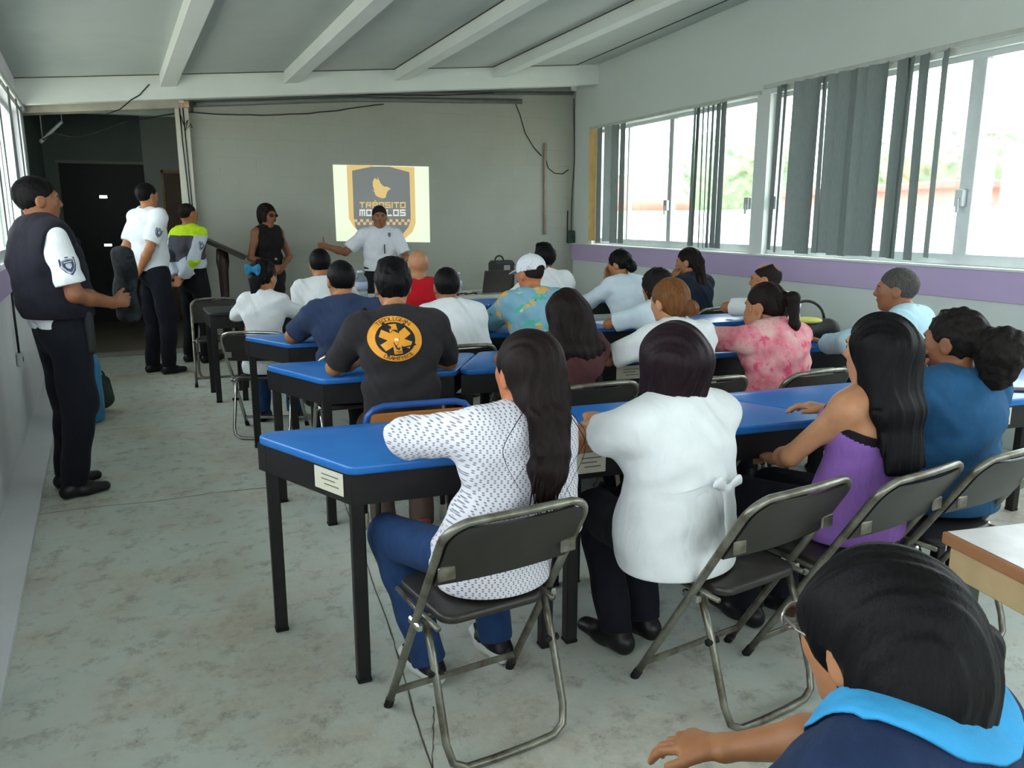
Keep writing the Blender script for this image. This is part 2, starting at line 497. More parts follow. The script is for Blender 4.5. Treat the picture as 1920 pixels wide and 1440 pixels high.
# ceiling: sloping roof panels with beams along the room
def slab_between(name, pts_xy, zf, th, mat):
    lo = [(x, y, zf(x, y)) for x, y in pts_xy]; hi = [(x, y, zf(x, y)+th) for x, y in pts_xy]
    n = len(lo); fs = [tuple(range(n-1, -1, -1)), tuple(range(n, 2*n))]+[(i, (i+1) % n, (i+1) % n+n, i+n) for i in range(n)]
    return structure(MB().add(lo+hi, fs).build(name, mat))
slab_between('ceiling', [(-2.2, RY-.3), (RX+.2, RY-.3), (RX+.2, BY+.2), (-2.2, BY+.2)], ceil_z, 0.15, M_CEIL)
def beam(p0, p1, w, drop, name='ceiling_beam', mat=None):
    (x0, y0), (x1, y1) = p0, p1
    vs = []
    for x, y in ((x0, y0), (x1, y1)):
        for dx in (-w/2, w/2):
            for dz in (-drop, 0.02): vs.append((x+dx, y, ceil_z(x+dx, y)+dz))
    fs = [(0, 1, 3, 2), (4, 6, 7, 5), (0, 2, 6, 4), (1, 5, 7, 3), (0, 4, 5, 1), (2, 3, 7, 6)]
    return structure(MB().add(vs, fs).build(name, mat or M_BEAM))
for bx in (0.115, 1.345, 2.565, 3.765):
    beam((bx+0.657, 0.0), (bx, 9.34), 0.15, 0.12)
    beam((bx+0.89, RY-.1), (bx+0.657, 0.0), 0.15, 0.12)
# dark joint lines where the roof panels meet the beams and the end beam
def panel_joint(p0, p1, w=0.012):
    (x0, y0), (x1, y1) = p0, p1; d = np.array([x1-x0, y1-y0]); d /= np.linalg.norm(d); nrm = np.array([-d[1], d[0]])*w/2
    vs = []
    for x, y in ((x0, y0), (x1, y1)):
        for s in (-1, 1): vs.append((x+s*nrm[0], y+s*nrm[1], ceil_z(x, y)-.0015))
    vs2 = [(v[0], v[1], v[2]-.006) for v in vs]
    structure(MB().add(vs+vs2, [(0, 2, 3, 1), (4, 5, 7, 6), (0, 1, 5, 4), (2, 6, 7, 3), (0, 4, 6, 2), (1, 3, 7, 5)]).build('panel_joint', M_JOINT))
for bx in (2.565, 3.765): panel_joint((bx+0.657-.082, 0.0), (bx-.082, 9.28), 0.012)
panel_joint((5.0, 0.3), (4.78, 9.28), 0.014); panel_joint((left_x(9.28), 9.28), (4.78, 9.28), 0.016)
# end beam in front of the back wall
def xbeam(y0, y1, top, bot, mat, name, x0=None, x1=RX):
    x0 = left_x(y0)-0.02 if x0 is None else x0
    vs = []
    for x in (x0, x1):
        for y in (y0, y1):
            vs += [(x, y, bot(x)), (x, y, top(x))]
    fs = [(0, 4, 5, 1), (2, 3, 7, 6), (0, 2, 6, 4), (1, 5, 7, 3), (0, 1, 3, 2), (4, 6, 7, 5)]
    return structure(MB().add(vs, fs).build(name, mat))
xbeam(9.30, 9.42, lambda x: ceil_z(x, 9.3)+.01, lambda x: 2.60+0.0885*(x+1.2), M_BEAM, 'end_beam')
xbeam(9.80, 10.02, lambda x: 2.68+.085*(x+1.2), lambda x: 2.575+.085*(x+1.2), wall_mat('chipped_white_paint', 'b9b6a6', '7d7365', 0.9), 'trim_1', None, 0.30)

# back wall, with the passage opening on its left
structure(MB().box((0.20, BY, 0), (RX+.2, BY+0.16, 3.9)).build('wall_back', M_WALLB))
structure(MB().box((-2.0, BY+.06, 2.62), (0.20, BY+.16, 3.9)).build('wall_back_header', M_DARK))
structure(MB().box((0.17, 9.83, 0), (0.31, BY+.0, 2.72)).build('pillar', wall_mat('pillar_paint', 'c4c3b4', '9a9484', 0.6)))

# right wall: sill zone, lintel zone, piers
LZ0, LZ1, HZ = 0.97, 1.175, 2.62
openings = [(6.26, 9.40), (2.0, 6.08), (-2.4, 1.75)]
rw = MB()
rw.box((RX, RY, 0), (RX+.2, BY, 1.19)); rw.box((RX, RY, HZ), (RX+.2, BY, 4.0))
edges = [RY]+[e for o in sorted(openings) for e in o]+[BY]
for a, b in zip(edges[0::2], edges[1::2]): rw.box((RX, a, 1.19), (RX+.2, b, HZ))
structure(rw.build('wall_right', M_WALLR))
structure(MB().box((RX-0.03, RY, LZ0), (RX+.001, BY-.002, LZ1), 0.004).build('trim_2', M_LILAC))
structure(MB().box((RX-0.045, RY, LZ1), (RX+.14, BY-.002, 1.193), 0.003).build('trim_3', M_WALLR))

# left wall (slightly splayed), windows high up
def lwall(name, y0, y1, z0, z1, off0, off1, mat):
    vs = []
    for y in (y0, y1):
        for o in (off0, off1):
            for z in (z0, z1): vs.append((left_x(y)+o, y, z))
    fs = [(0, 1, 3, 2), (4, 6, 7, 5), (0, 2, 6, 4), (1, 5, 7, 3), (0, 4, 5, 1), (2, 3, 7, 6)]
    return structure(MB().add(vs, fs).build(name, mat))
LWIN = [(5.2, 9.6), (0.4, 4.9), (-2.6, 0.1)]
lwall('wall_left', RY, BY+.1, 0, 1.22, -0.2, 0.0, M_WALLL)
lwall('wall_left_top', RY, BY+.1, 2.56, 3.6, -0.2, 0.0, M_WALLL)
le = [RY]+[e for o in sorted(LWIN) for e in o]+[BY+.1]
for k, (a, b) in enumerate(zip(le[0::2], le[1::2])): lwall('wall_left_pier', a, b, 1.22, 2.56, -0.2, 0.0, M_WALLL)
lwall('trim_4', RY, BY, 1.03, 1.2, 0.0, 0.025, M_LILAC)
lwall('baseboard_left', RY, BY, 0.0, 0.025, 0.0, 0.17, M_WALLL)
# rear wall behind the camera, with a wide glazed opening
rr = MB(); rr.box((-1.2, RY-.2, 0), (RX+.2, RY, 1.0)); rr.box((-1.2, RY-.2, 2.55), (RX+.2, RY, 4.0))
rr.box((-1.2, RY-.2, 1.0), (-0.2, RY, 2.55)); rr.box((4.6, RY-.2, 1.0), (RX+.2, RY, 2.55))
structure(rr.build('wall_rear', M_WALLR))

# ------------------------------------------------------------------ windows
def window_right(idx, y0, y1, mull, latches):
    fr = MB(); x0, x1 = RX+.06, RX+.11
    fr.box((x0, y0, 1.195), (x1, y1, 1.27)); fr.box((x0, y0, HZ-.04), (x1, y1, HZ+.002))
    fr.box((x0, y0, 1.27), (x1, y0+.05, HZ-.04)); fr.box((x0, y1-.05, 1.27), (x1, y1, HZ-.04))
    o = structure(fr.build('window_%d' % idx, M_ALU))
    ed = [y0+.05]
    for m, w in mull:
        structure(MB().box((x0-.005, m-w/2, 1.27), (x1+.005, m+w/2, HZ-.04), 0.004).build('mullion', M_ALU, o)); ed += [m-w/2, m+w/2]
    ed.append(y1-.05)
    for a, b in zip(ed[0::2], ed[1::2]):
        structure(MB().box((x0+.02, a, 1.27), (x0+.026, b, HZ-.04)).build('pane', M_GLASS, o))
    for m in latches:
        mm = MB().box((x0-.045, m-.035, 1.60), (x0-.004, m+.035, 1.72), .006); mm.box((x0-.055, m-.012, 1.56), (x0-.04, m+.012, 1.66), .004)
        structure(mm.build('latch', plain('latch_metal', 'b7bdbf', 0.35, 0.5), o))
    return o
window_right(1, 6.26, 9.40, [(8.62, .035), (7.72, .08), (6.92, .03)], [7.74, 6.36])
window_right(2, 2.0, 6.08, [(5.02, .04), (4.06, .11), (3.0, .08)], [5.98, 4.08])
window_right(3, -2.4, 1.75, [(0.6, .08), (-0.8, .08)], [])
def window_left(idx, y0, y1, n):
    fr = MB()
    def lb(a, b, z0, z1, o0=-.13, o1=-.08):
        vs = []
        for y in (a, b):
            for o in (o0, o1):
                for z in (z0, z1): vs.append((left_x(y)+o, y, z))
        return vs, [(0, 1, 3, 2), (4, 6, 7, 5), (0, 2, 6, 4), (1, 5, 7, 3), (0, 4, 5, 1), (2, 3, 7, 6)]
    fr.add(*lb(y0, y1, 1.22, 1.28)); fr.add(*lb(y0, y1, 2.52, 2.56)); fr.add(*lb(y0, y0+.05, 1.28, 2.52)); fr.add(*lb(y1-.05, y1, 1.28, 2.52))
    o = structure(fr.build('window_%d' % idx, M_ALU))
    for k in range(1, n):
        m = y0+(y1-y0)*k/n; structure(MB().add(*lb(m-.04, m+.04, 1.28, 2.52)).build('mullion', M_ALU, o))
    structure(MB().add(*lb(y0+.05, y1-.05, 1.28, 2.52, -.108, -.102)).build('pane', M_GLASS, o))
for k, (a, b) in enumerate(LWIN): window_left(4+k, a, b, 3)
fr = MB(); fr.box((-.2, RY-.12, 1.0), (4.6, RY-.07, 1.06)); fr.box((-.2, RY-.12, 2.49), (4.6, RY-.07, 2.55))
for x in (-.2, 1.4, 3.0, 4.54): fr.box((x, RY-.12, 1.06), (x+.06, RY-.07, 2.49))
o = structure(fr.build('window_7', M_ALU)); structure(MB().box((-.14, RY-.1, 1.06), (4.54, RY-.094, 2.49)).build('pane', M_GLASS, o))

# ------------------------------------------------------------------ vertical blinds (each blind: head rail + slats)
def blind_mat():
    a = NT('grey_blind_fabric'); 
    tr = a.n('ShaderNodeBsdfTranslucent'); tr.inputs[0].default_value = srgb('8f9896')
    mx = a.n('ShaderNodeMixShader'); mx.inputs[0].default_value = 0.22
    a.col(a.ramp(a.noise(30, 3, a.coord((8, 8, .6))), [(0.3, srgb('7f8987')), (0.7, srgb('959e9b'))])).set(Roughness=0.8)
    a.l(a.b.outputs[0], mx.inputs[1]); a.l(tr.outputs[0], mx.inputs[2]); a.l(mx.outputs[0], a.out.inputs[0])
    return a.m
M_BLIND = blind_mat(); M_WARMSLAT = plain('yellowed_slat', 'c9a86a', 0.7, 0, .1)
def slat(y, ang, z0, z1, x, w, parent, mat, seed, bow=0.0):
    rnd = random.Random(seed); tw = rnd.uniform(-.12, .12); sh = rnd.uniform(-.02, .02)
    def fn(u, v):
        z = z1+(z0-z1)*u; a = ang+tw*u; q = (v-.5)*w
        cam_ = 0.006*math.sin(math.pi*v)
        return (x+q*math.sin(a)+cam_*math.cos(a)+bow*math.sin(u*3.1), y+q*math.cos(a)-cam_*math.sin(a)+sh*u, z)
    m = MB(); m.grid(fn, 10, 4)
    m2 = MB(); n = len(m.v)
    # give the fabric its thickness
    vs = m.v+[(p[0]-.0012*math.cos(ang), p[1]+.0012*math.sin(ang), p[2]) for p in m.v]
    fs = m.f+[tuple(i+n for i in reversed(f)) for f in m.f]
    return MB().add(vs, fs, True).build('slat', mat, parent)
def blind(label, y0, y1, ztop, slats, x=RX-0.012, group='vertical blinds at the windows', z0=1.21, first_warm=False):
    t = thing('vertical_blind', label, 'blind', (0, 0, 0), 0, group)
    MB().box((RX-.03 if x > 0 else x-.03, y0, ztop-.035), (RX+.0 if x > 0 else x+.0, y1, ztop), .004).build('head_rail', plain('rail', 'b5bab4', .5), t)
    for k, (y, ang) in enumerate(slats):
        slat(y, ang, z0+random.Random(k).uniform(0, .03), ztop-.03, x-.035+.02, 0.125, t, M_WARMSLAT if (first_warm and k == 0) else M_BLIND, k+int(abs(y0)*10))
    return t
def slats_at(ypx, items):
    """slats where the photo shows them: picture column and apparent width -> place along the wall and turn"""
    out = []
    for px_, w in items:
        d = ray(px_, ypx); t = (RX-.03)/d[0]; y = d[1]*t; full = .125*F_PX/((np.array([RX, y, .5]) @ FWD)+1e-6)
        out.append((y, math.atan2(RX, y)-math.asin(min(.97, w/full))))
    return out
blind('grey vertical blind pushed aside beside the far corner, one slat yellowed', 6.2, 9.46, 2.66,
      slats_at(350, [(1110, 14), (1122, 9), (1140, 20), (1151, 14), (1165, 9), (1297, 4), (1303, 6), (1312, 3), (1321, 3), (1330, 4), (1340, 7), (1350, 9)]), first_warm=True)
blind('grey vertical blind half drawn across the middle window, gaps between its slats', 2.3, 6.16, 2.70,
      slats_at(320, [(1452, 9), (1463, 5), (1490, 24), (1509, 22), (1522, 10), (1534, 7), (1553, 25), (1573, 27), (1586, 12), (1606, 27), (1627, 27), (1643, 10), (1674, 18), (1688, 12), (1713, 16), (1751, 10)]))
lt = thing('vertical_blind', 'grey vertical blind on the left wall behind the officer with the vest', 'blind', (0, 0, 0), 0, None)
lrail = MB().tube([(left_x(5.0)+.04, 5.0, 2.58), (left_x(9.7)+.04, 9.7, 2.58)], .018, 6).build('head_rail', plain('rail', 'b5bab4', .5), lt)
for k in range(6):
    y = 9.3-k*0.75-(.2 if k % 3 == 0 else 0); slat(y, -0.07+0.05*((k*7) % 5)/5, 1.24, 2.55, left_x(y)+.045, 0.13, lt, M_BLIND, k+300)

# ------------------------------------------------------------------ passage behind the opening
PY = 13.0
structure(MB().box((-2.4, BY+.02, -.1), (1.2, PY+.2, .045)).build('floor_passage', M_DIRT))
structure(MB().box((-1.5, BY-.05, .0), (0.17, BY+.02, .05), .006).build('trim_5', plain('threshold_stone', '8f8d84', .7)))
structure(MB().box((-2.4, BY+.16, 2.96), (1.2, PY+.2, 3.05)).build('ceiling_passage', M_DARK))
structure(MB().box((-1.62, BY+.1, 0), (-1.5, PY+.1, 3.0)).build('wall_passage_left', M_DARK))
structure(MB().box((0.36, BY+.16, 0), (0.46, PY+.1, 3.0)).build('wall_passage_right', M_CORR))
# end wall: dark door bay on the left, grey wall with a wooden door on the right
ew = MB(); ew.box((-1.5, PY, 2.28), (-0.25, PY+.1, 3.0)); ew.box((-1.5, PY, 0.04), (-1.33, PY+.1, 2.28))
structure(ew.build('wall_passage_end', M_DARK))
structure(MB().box((-0.25, PY-.05, 0.04), (0.36, PY+.1, 2.98)).build('wall_passage_end_side', M_CORR))
structure(MB().box((-1.36, PY-.03, 2.27), (-.25, PY+.0, 2.31)).build('transom', plain('transom_paint', '8a9086', .6)))
dk = plain('dark_door_leaf', '2a2f2d', .6)
d1 = MB(); d1.box((-1.33, PY+.02, .045), (-.86, PY+.06, 2.28)); d1.box((-.76, PY+.02, .045), (-.25, PY+.06, 2.28))
d1.box((-.86, PY+.02, .045), (-.76, PY+.06, 1.125)); d1.box((-.86, PY+.02, 1.84), (-.76, PY+.06, 2.28)); d1.box((-.86, PY+.02, 1.16), (-.76, PY+.06, 1.80))
o = structure(d1.build('door_1', dk)); structure(MB().box((-.86, PY+.035, 1.12), (-.76, PY+.04, 1.86)).build('pane', M_GLASS, o))
d2 = MB(); d2.box((-.03, PY-.09, .045), (.0, PY-.05, 2.20)); d2.box((-.03, PY-.09, 2.16), (.30, PY-.05, 2.20)); d2.box((.26, PY-.09, .045), (.30, PY-.05, 2.2))
o = structure(d2.build('door_2', M_WOODF)); structure(MB().box((.0, PY-.075, .045), (.26, PY-.052, 2.16)).build('door_leaf', M_BROWN, o))

# ------------------------------------------------------------------ outside, beyond the windows
structure(MB().box((-60, -60, -.35), (90, 90, -.13)).build('ground', plain('yard_ground', 'b9b6ac', .9)))
structure(MB().box((8.6, -9, -.13), (8.8, 34, 1.66)).build('parapet', plain('white_parapet', 'eceeea', .8)))
structure(MB().box((-6.2, -9, -.13), (-6.0, 30, 1.9)).build('yard_wall', plain('white_parapet', 'eceeea', .8)))
M_LEAF = [plain('hazed_leaf_a', '93ab86', .8, 0, .35, 3), plain('hazed_leaf_b', '88a383', .8, 0, .35, 3)]; M_TRUNK = plain('bark', '6a5a48', .9)  # leaf greens paled so the colour itself carries the distance haze
def tree(x, y, h, r, seed, label):
    rnd = random.Random(seed); t = thing('tree', label, 'tree', (x, y, -.13), 0, 'trees beyond the parapet')
    MB().tube([(0, 0, 0), (.1, 0, h*.35), (0, .1, h*.6)], [.16, .13, .08], 8).build('trunk', M_TRUNK, t)
    S = Solid()
    for k in range(13):
        a = rnd.uniform(0, 6.28); q = rnd.uniform(.1, .8)*r; S.ell((q*math.cos(a), q*math.sin(a), h*.62+rnd.uniform(-.3, .38)*r*1.1), (r*rnd.uniform(.3, .5),)*3, .25)
    S.disp = lambda P: .11*np.sin(P[..., 0]*9+2*np.sin(P[..., 2]*7))*np.sin(P[..., 1]*8+1.5*np.sin(P[..., 0]*6))*np.sin(P[..., 2]*10)+.05*np.sin(P[..., 0]*23)*np.sin(P[..., 1]*21)*np.sin(P[..., 2]*25)
    S.amp = .16; S.build('crown', M_LEAF[seed % 2], t, .085)
tree(17, 21.5, 4.6, 2.3, 1, 'green tree with haze-paled leaves seen through the far window, beside its right frame')
tree(15.5, 27.5, 3.4, 1.6, 2, 'low green tree behind the red kiosk')
tree(19.5, 16.4, 4.4, 2.1, 3, 'green tree seen through the middle window between the blind slats')
tree(20, 10.6, 3.6, 1.7, 4, 'low green tree seen beside the middle window latch')
# kiosk, blue-roofed house and red houses; reds softened in colour for haze
k = thing('kiosk', 'small red kiosk with domed awning beyond the far window', 'kiosk', (12.2, 19.6, -.13), .3)
MB().box((-.9, -.9, 0), (.9, .9, 1.9)).build('body', plain('kiosk_white', 'e6e0da', .7), k)
MB().lathe([(1.35, 1.85), (1.3, 2.15), (1.0, 2.5), (.5, 2.72), (.02, 2.8)], 20).build('awning', plain('kiosk_red', 'd87668', .6), k)
MB().box((.75, -1.0, 0), (.95, -.75, 1.9)).build('post', plain('kiosk_red', 'd87668', .6), k)
h = thing('house', 'white house with dark blue flat roof beyond the far window', 'building', (11.5, 25.5, -.13), .2)
MB().box((-2, -2, 0), (1.6, 2, 2.2)).build('walls', plain('house_white', 'e9e8e4', .8), h)
MB().box((-2.1, -2.1, 2.2), (1.7, 2.1, 2.75), .05).build('roof', plain('roof_blue', '3c5068', .7), h)
h = thing('house', 'long red wall house beyond the middle window', 'building', (14.2, 13.0, -.13), -.25)
MB().box((-.8, -3.2, 0), (2, 3.6, 2.15)).build('walls', plain('house_red', 'dc8a80', .8), h)
MB().box((-1.0, -3.4, 2.15), (2.2, 3.8, 2.3), .03).build('roof', plain('house_tile', 'cc7268', .8), h)
h = thing('house', 'red house with raised end beyond the right edge of the middle window', 'building', (13.2, 6.2, -.13), -.1)
MB().box((-.6, -2.6, 0), (2, .55, 2.3)).build('walls', plain('house_red', 'dc8a80', .8), h)
MB().box((-.7, -.5, 2.3), (.6, .6, 3.0), .03).build('roof', plain('house_tile', 'cc7268', .8), h)
p = thing('palm_tree', 'tall palm with drooping fronds outside the middle window', 'tree', (16.2, 6.9, -.13), 0)
MB().tube([(0, 0, 0), (.1, .05, 2), (.0, .1, 4.1)], [.17, .13, .12], 10).build('trunk', M_TRUNK, p)
for k in range(13):
    a = k*2*math.pi/13+.2; L = 1.7+.3*((k*5) % 3)
    f = MB(); prev = None; spine = []
    for q in range(9):
        u = q/8; spine.append((L*u*math.cos(a), L*u*math.sin(a), 4.1+.75*math.sin(u*2.0)-1.35*u*u))
    f.tube(spine, [.03*(1-.8*i/8) for i in range(9)], 5)
    for q in range(1, 9):
        b = np.array(spine[q]); sd = np.array([-math.sin(a), math.cos(a), 0])
        for s in (-1, 1):
            tip = b+sd*s*.34*(1.15-q/9)+np.array([math.cos(a)*.16, math.sin(a)*.16, -.22]); w = np.array([math.cos(a), math.sin(a), 0])*.05
            f.add([b-w, b+w, tip], [(0, 1, 2)])
    f.build('frond', M_LEAF[1], p)
# ================================================================== furniture
TZ = 0.762
M_BLUE = NT('blue_table_laminate')
M_BLUE.col(M_BLUE.ramp(M_BLUE.noise(5, 4), [(0.3, srgb('1764b4')), (0.7, srgb('2272c2'))])).set(Roughness=0.30)
M_BLUE.b.inputs['Specular IOR Level'].default_value = 0.5
M_BLUE = M_BLUE.m
M_BLK = plain('black_table_frame', '1c1a1b', 0.45, 0.1, 0.25, 12)
M_LABEL = plain('paper_label', 'd6d2bd', 0.7, 0, .05)
M_INK = plain('grey_ink', '6a6a66', 0.7)
def rounded(poly, r, n=4):
    P = [np.array(p, float) for p in poly]; out = []; m = len(P)
    for i in range(m):
        a, b, c = P[i-1], P[i], P[(i+1) % m]; u = (a-b)/np.linalg.norm(a-b); v = (c-b)/np.linalg.norm(c-b)
        half = math.acos(np.clip(u@v, -1, 1))/2; d = r/math.tan(half); p0, p1 = b+u*d, b+v*d
        cen = b+(u+v)/np.linalg.norm(u+v)*(r/math.sin(half))
        a0 = math.atan2(*(p0-cen)[::-1]); a1 = math.atan2(*(p1-cen)[::-1]); da = (a1-a0+math.pi) % (2*math.pi)-math.pi
        for k in range(n+1):
            t = a0+da*k/n; out.append((cen[0]+r*math.cos(t), cen[1]+r*math.sin(t)))
    return out
def inset(poly, d):
    P = [np.array(p, float) for p in poly]; m = len(P); out = []
    for i in range(m):
        a, b, c = P[i-1], P[i], P[(i+1) % m]; e1 = (b-a)/np.linalg.norm(b-a); e2 = (c-b)/np.linalg.norm(c-b)
        n1 = np.array([-e1[1], e1[0]]); n2 = np.array([-e2[1], e2[0]]); k = (n1+n2)/(1+n1@n2); out.append(b+k*d)
    return out
def table(label, corners, top_mat=None, sticker=None, group='blue trapezoid tables', z=TZ, cat='table', name='school_table'):
    """corners: near-left, near-right, far-right, far-left (counter-clockwise from above), world metres"""
    cen = np.mean(np.array(corners, float), 0)
    t = thing(name, label, cat, (cen[0], cen[1], 0), 0, group)
    P = [np.array(c, float)-cen for c in corners]
    MB().prism(rounded(P, .045, 5), z-.032, z, .010).build('tabletop', top_mat or M_BLUE, t, sharp=35)
    I = inset(P, .014); J = inset(P, .030)
    m = MB()
    for i in range(4):
        a, b, c, d = I[i], I[(i+1) % 4], J[(i+1) % 4], J[i]
        m.add([(*a, z-.135), (*b, z-.135), (*c, z-.135), (*d, z-.135), (*a, z-.032), (*b, z-.032), (*c, z-.032), (*d, z-.032)],
              [(3, 2, 1, 0), (4, 5, 6, 7), (0, 1, 5, 4), (1, 2, 6, 5), (2, 3, 7, 6), (3, 0, 4, 7)])
    m.build('apron', M_BLK, t)
    L = inset(P, .040)
    for i, q in enumerate(L):
        MB().box((q[0]-.022, q[1]-.022, 0.012), (q[0]+.022, q[1]+.022, z-.033), .004).build('leg', M_BLK, t)
    for i, q in enumerate(L):
        MB().box((q[0]-.024, q[1]-.024, 0), (q[0]+.024, q[1]+.024, .014), .004).build('foot_cap', plain('rubber_cap', '141414', .8), t)
    if sticker is not None:
        for (e, f0, f1) in sticker:
            a, b = inset(P, .0125)[e], inset(P, .0125)[(e+1) % 4]; d = b-a; nrm = np.array([d[1], -d[0]]); nrm /= np.linalg.norm(nrm)
            p, q = a+d*f0, a+d*f1; o = nrm*.001
            s = MB().add([(*(p), z-.115), (*(q), z-.115), (*(q), z-.04), (*(p), z-.04), (*(p+o), z-.115), (*(q+o), z-.115), (*(q+o), z-.04), (*(p+o), z-.04)],
                         [(3, 2, 1, 0), (4, 5, 6, 7), (0, 1, 5, 4), (1, 2, 6, 5), (2, 3, 7, 6), (3, 0, 4, 7)]).build('label_sticker', M_LABEL, t)
            lm = MB(); o2 = nrm*.0018
            for r in range(3):
                zz = z-.062-.016*r; u0, u1 = p+(q-p)*(.25+.1*(r == 2)), p+(q-p)*(.85-.12*(r == 1))
                lm.add([(*(u0+o2), zz), (*(u1+o2), zz), (*(u1+o2), zz+.004), (*(u0+o2), zz+.004)], [(0, 1, 2, 3)])
            lm.build('print', M_INK, s)
    return t
def row(y_near, y_far, slope, xs, labels, sticks):
    """alternating trapezoids; xs holds (near_x, far_x) of each joint"""
    for i in range(len(xs)-1):
        (n0, f0), (n1, f1) = xs[i], xs[i+1]; g = .004
        table(labels[i], [(n0+g, y_near+slope*(n0-.4)), (n1-g, y_near+slope*(n1-.4)), (f1-g, y_far+slope*(f1-.4)), (f0+g, y_far+slope*(f0-.4))], sticker=sticks.get(i))
row(2.40, 2.925, -.055, [(.458, .21), (1.17, 1.45), (2.36, 2.10), (3.02, 3.30), (4.30, 4.05)],
    ['blue table with a clear corner in front of the woman in the white knit top', 'blue table in front of the woman in the white tied blouse',
     'blue table in front of the girl in the purple top', 'blue table beside the woman in blue denim, phone lying on it'], {0: [(3, .64, .92)], 1: [(0, .03, .14)], 3: [(0, .12, .2)]})
row(3.86, 4.37, -.06, [(.62, .40), (1.30, 1.60), (2.52, 2.24), (3.20, 3.48), (4.42, 4.20)],
    ['blue table at which the man in the black emblem T-shirt sits', 'blue table in front of the woman with long wavy brown hair',
     'blue table in front of the woman in the pink tie-dye blouse', 'blue table under the hands of the grey-haired man'], {1: [(0, .76, .9)]})
row(5.06, 5.53, -.06, [(.62, .38), (1.30, 1.60), (2.48, 2.22), (3.16, 3.44), (4.38, 4.16)],
    ['blue table whose free corner stands beside the tilted folding chair', 'blue table in front of the man with the red-trimmed white T-shirt',
     'blue table with a white paper on it, in front of the curly-haired person', 'blue table with a black and yellow bag on it near the right wall'], {})
row(6.78, 7.30, -.04, [(.80, .56), (1.48, 1.76), (2.66, 2.38), (3.34, 3.62), (4.56, 4.34)],
    ['blue front-row table reaching from the blue-bow girl to the white-shirted man', 'blue front-row table in front of the bald man in red',
     'blue front-row table in front of the white laptop table', 'blue front-row table on which the woman in the pale blouse leans'], {})
table('dark table with a free left end beside the girl with the blue bow', [(.25, 6.98), (.54, 6.98), (.54, 7.50), (.22, 7.50)],
      plain('dark_tabletop', '2a2b2d', .5), group=None)

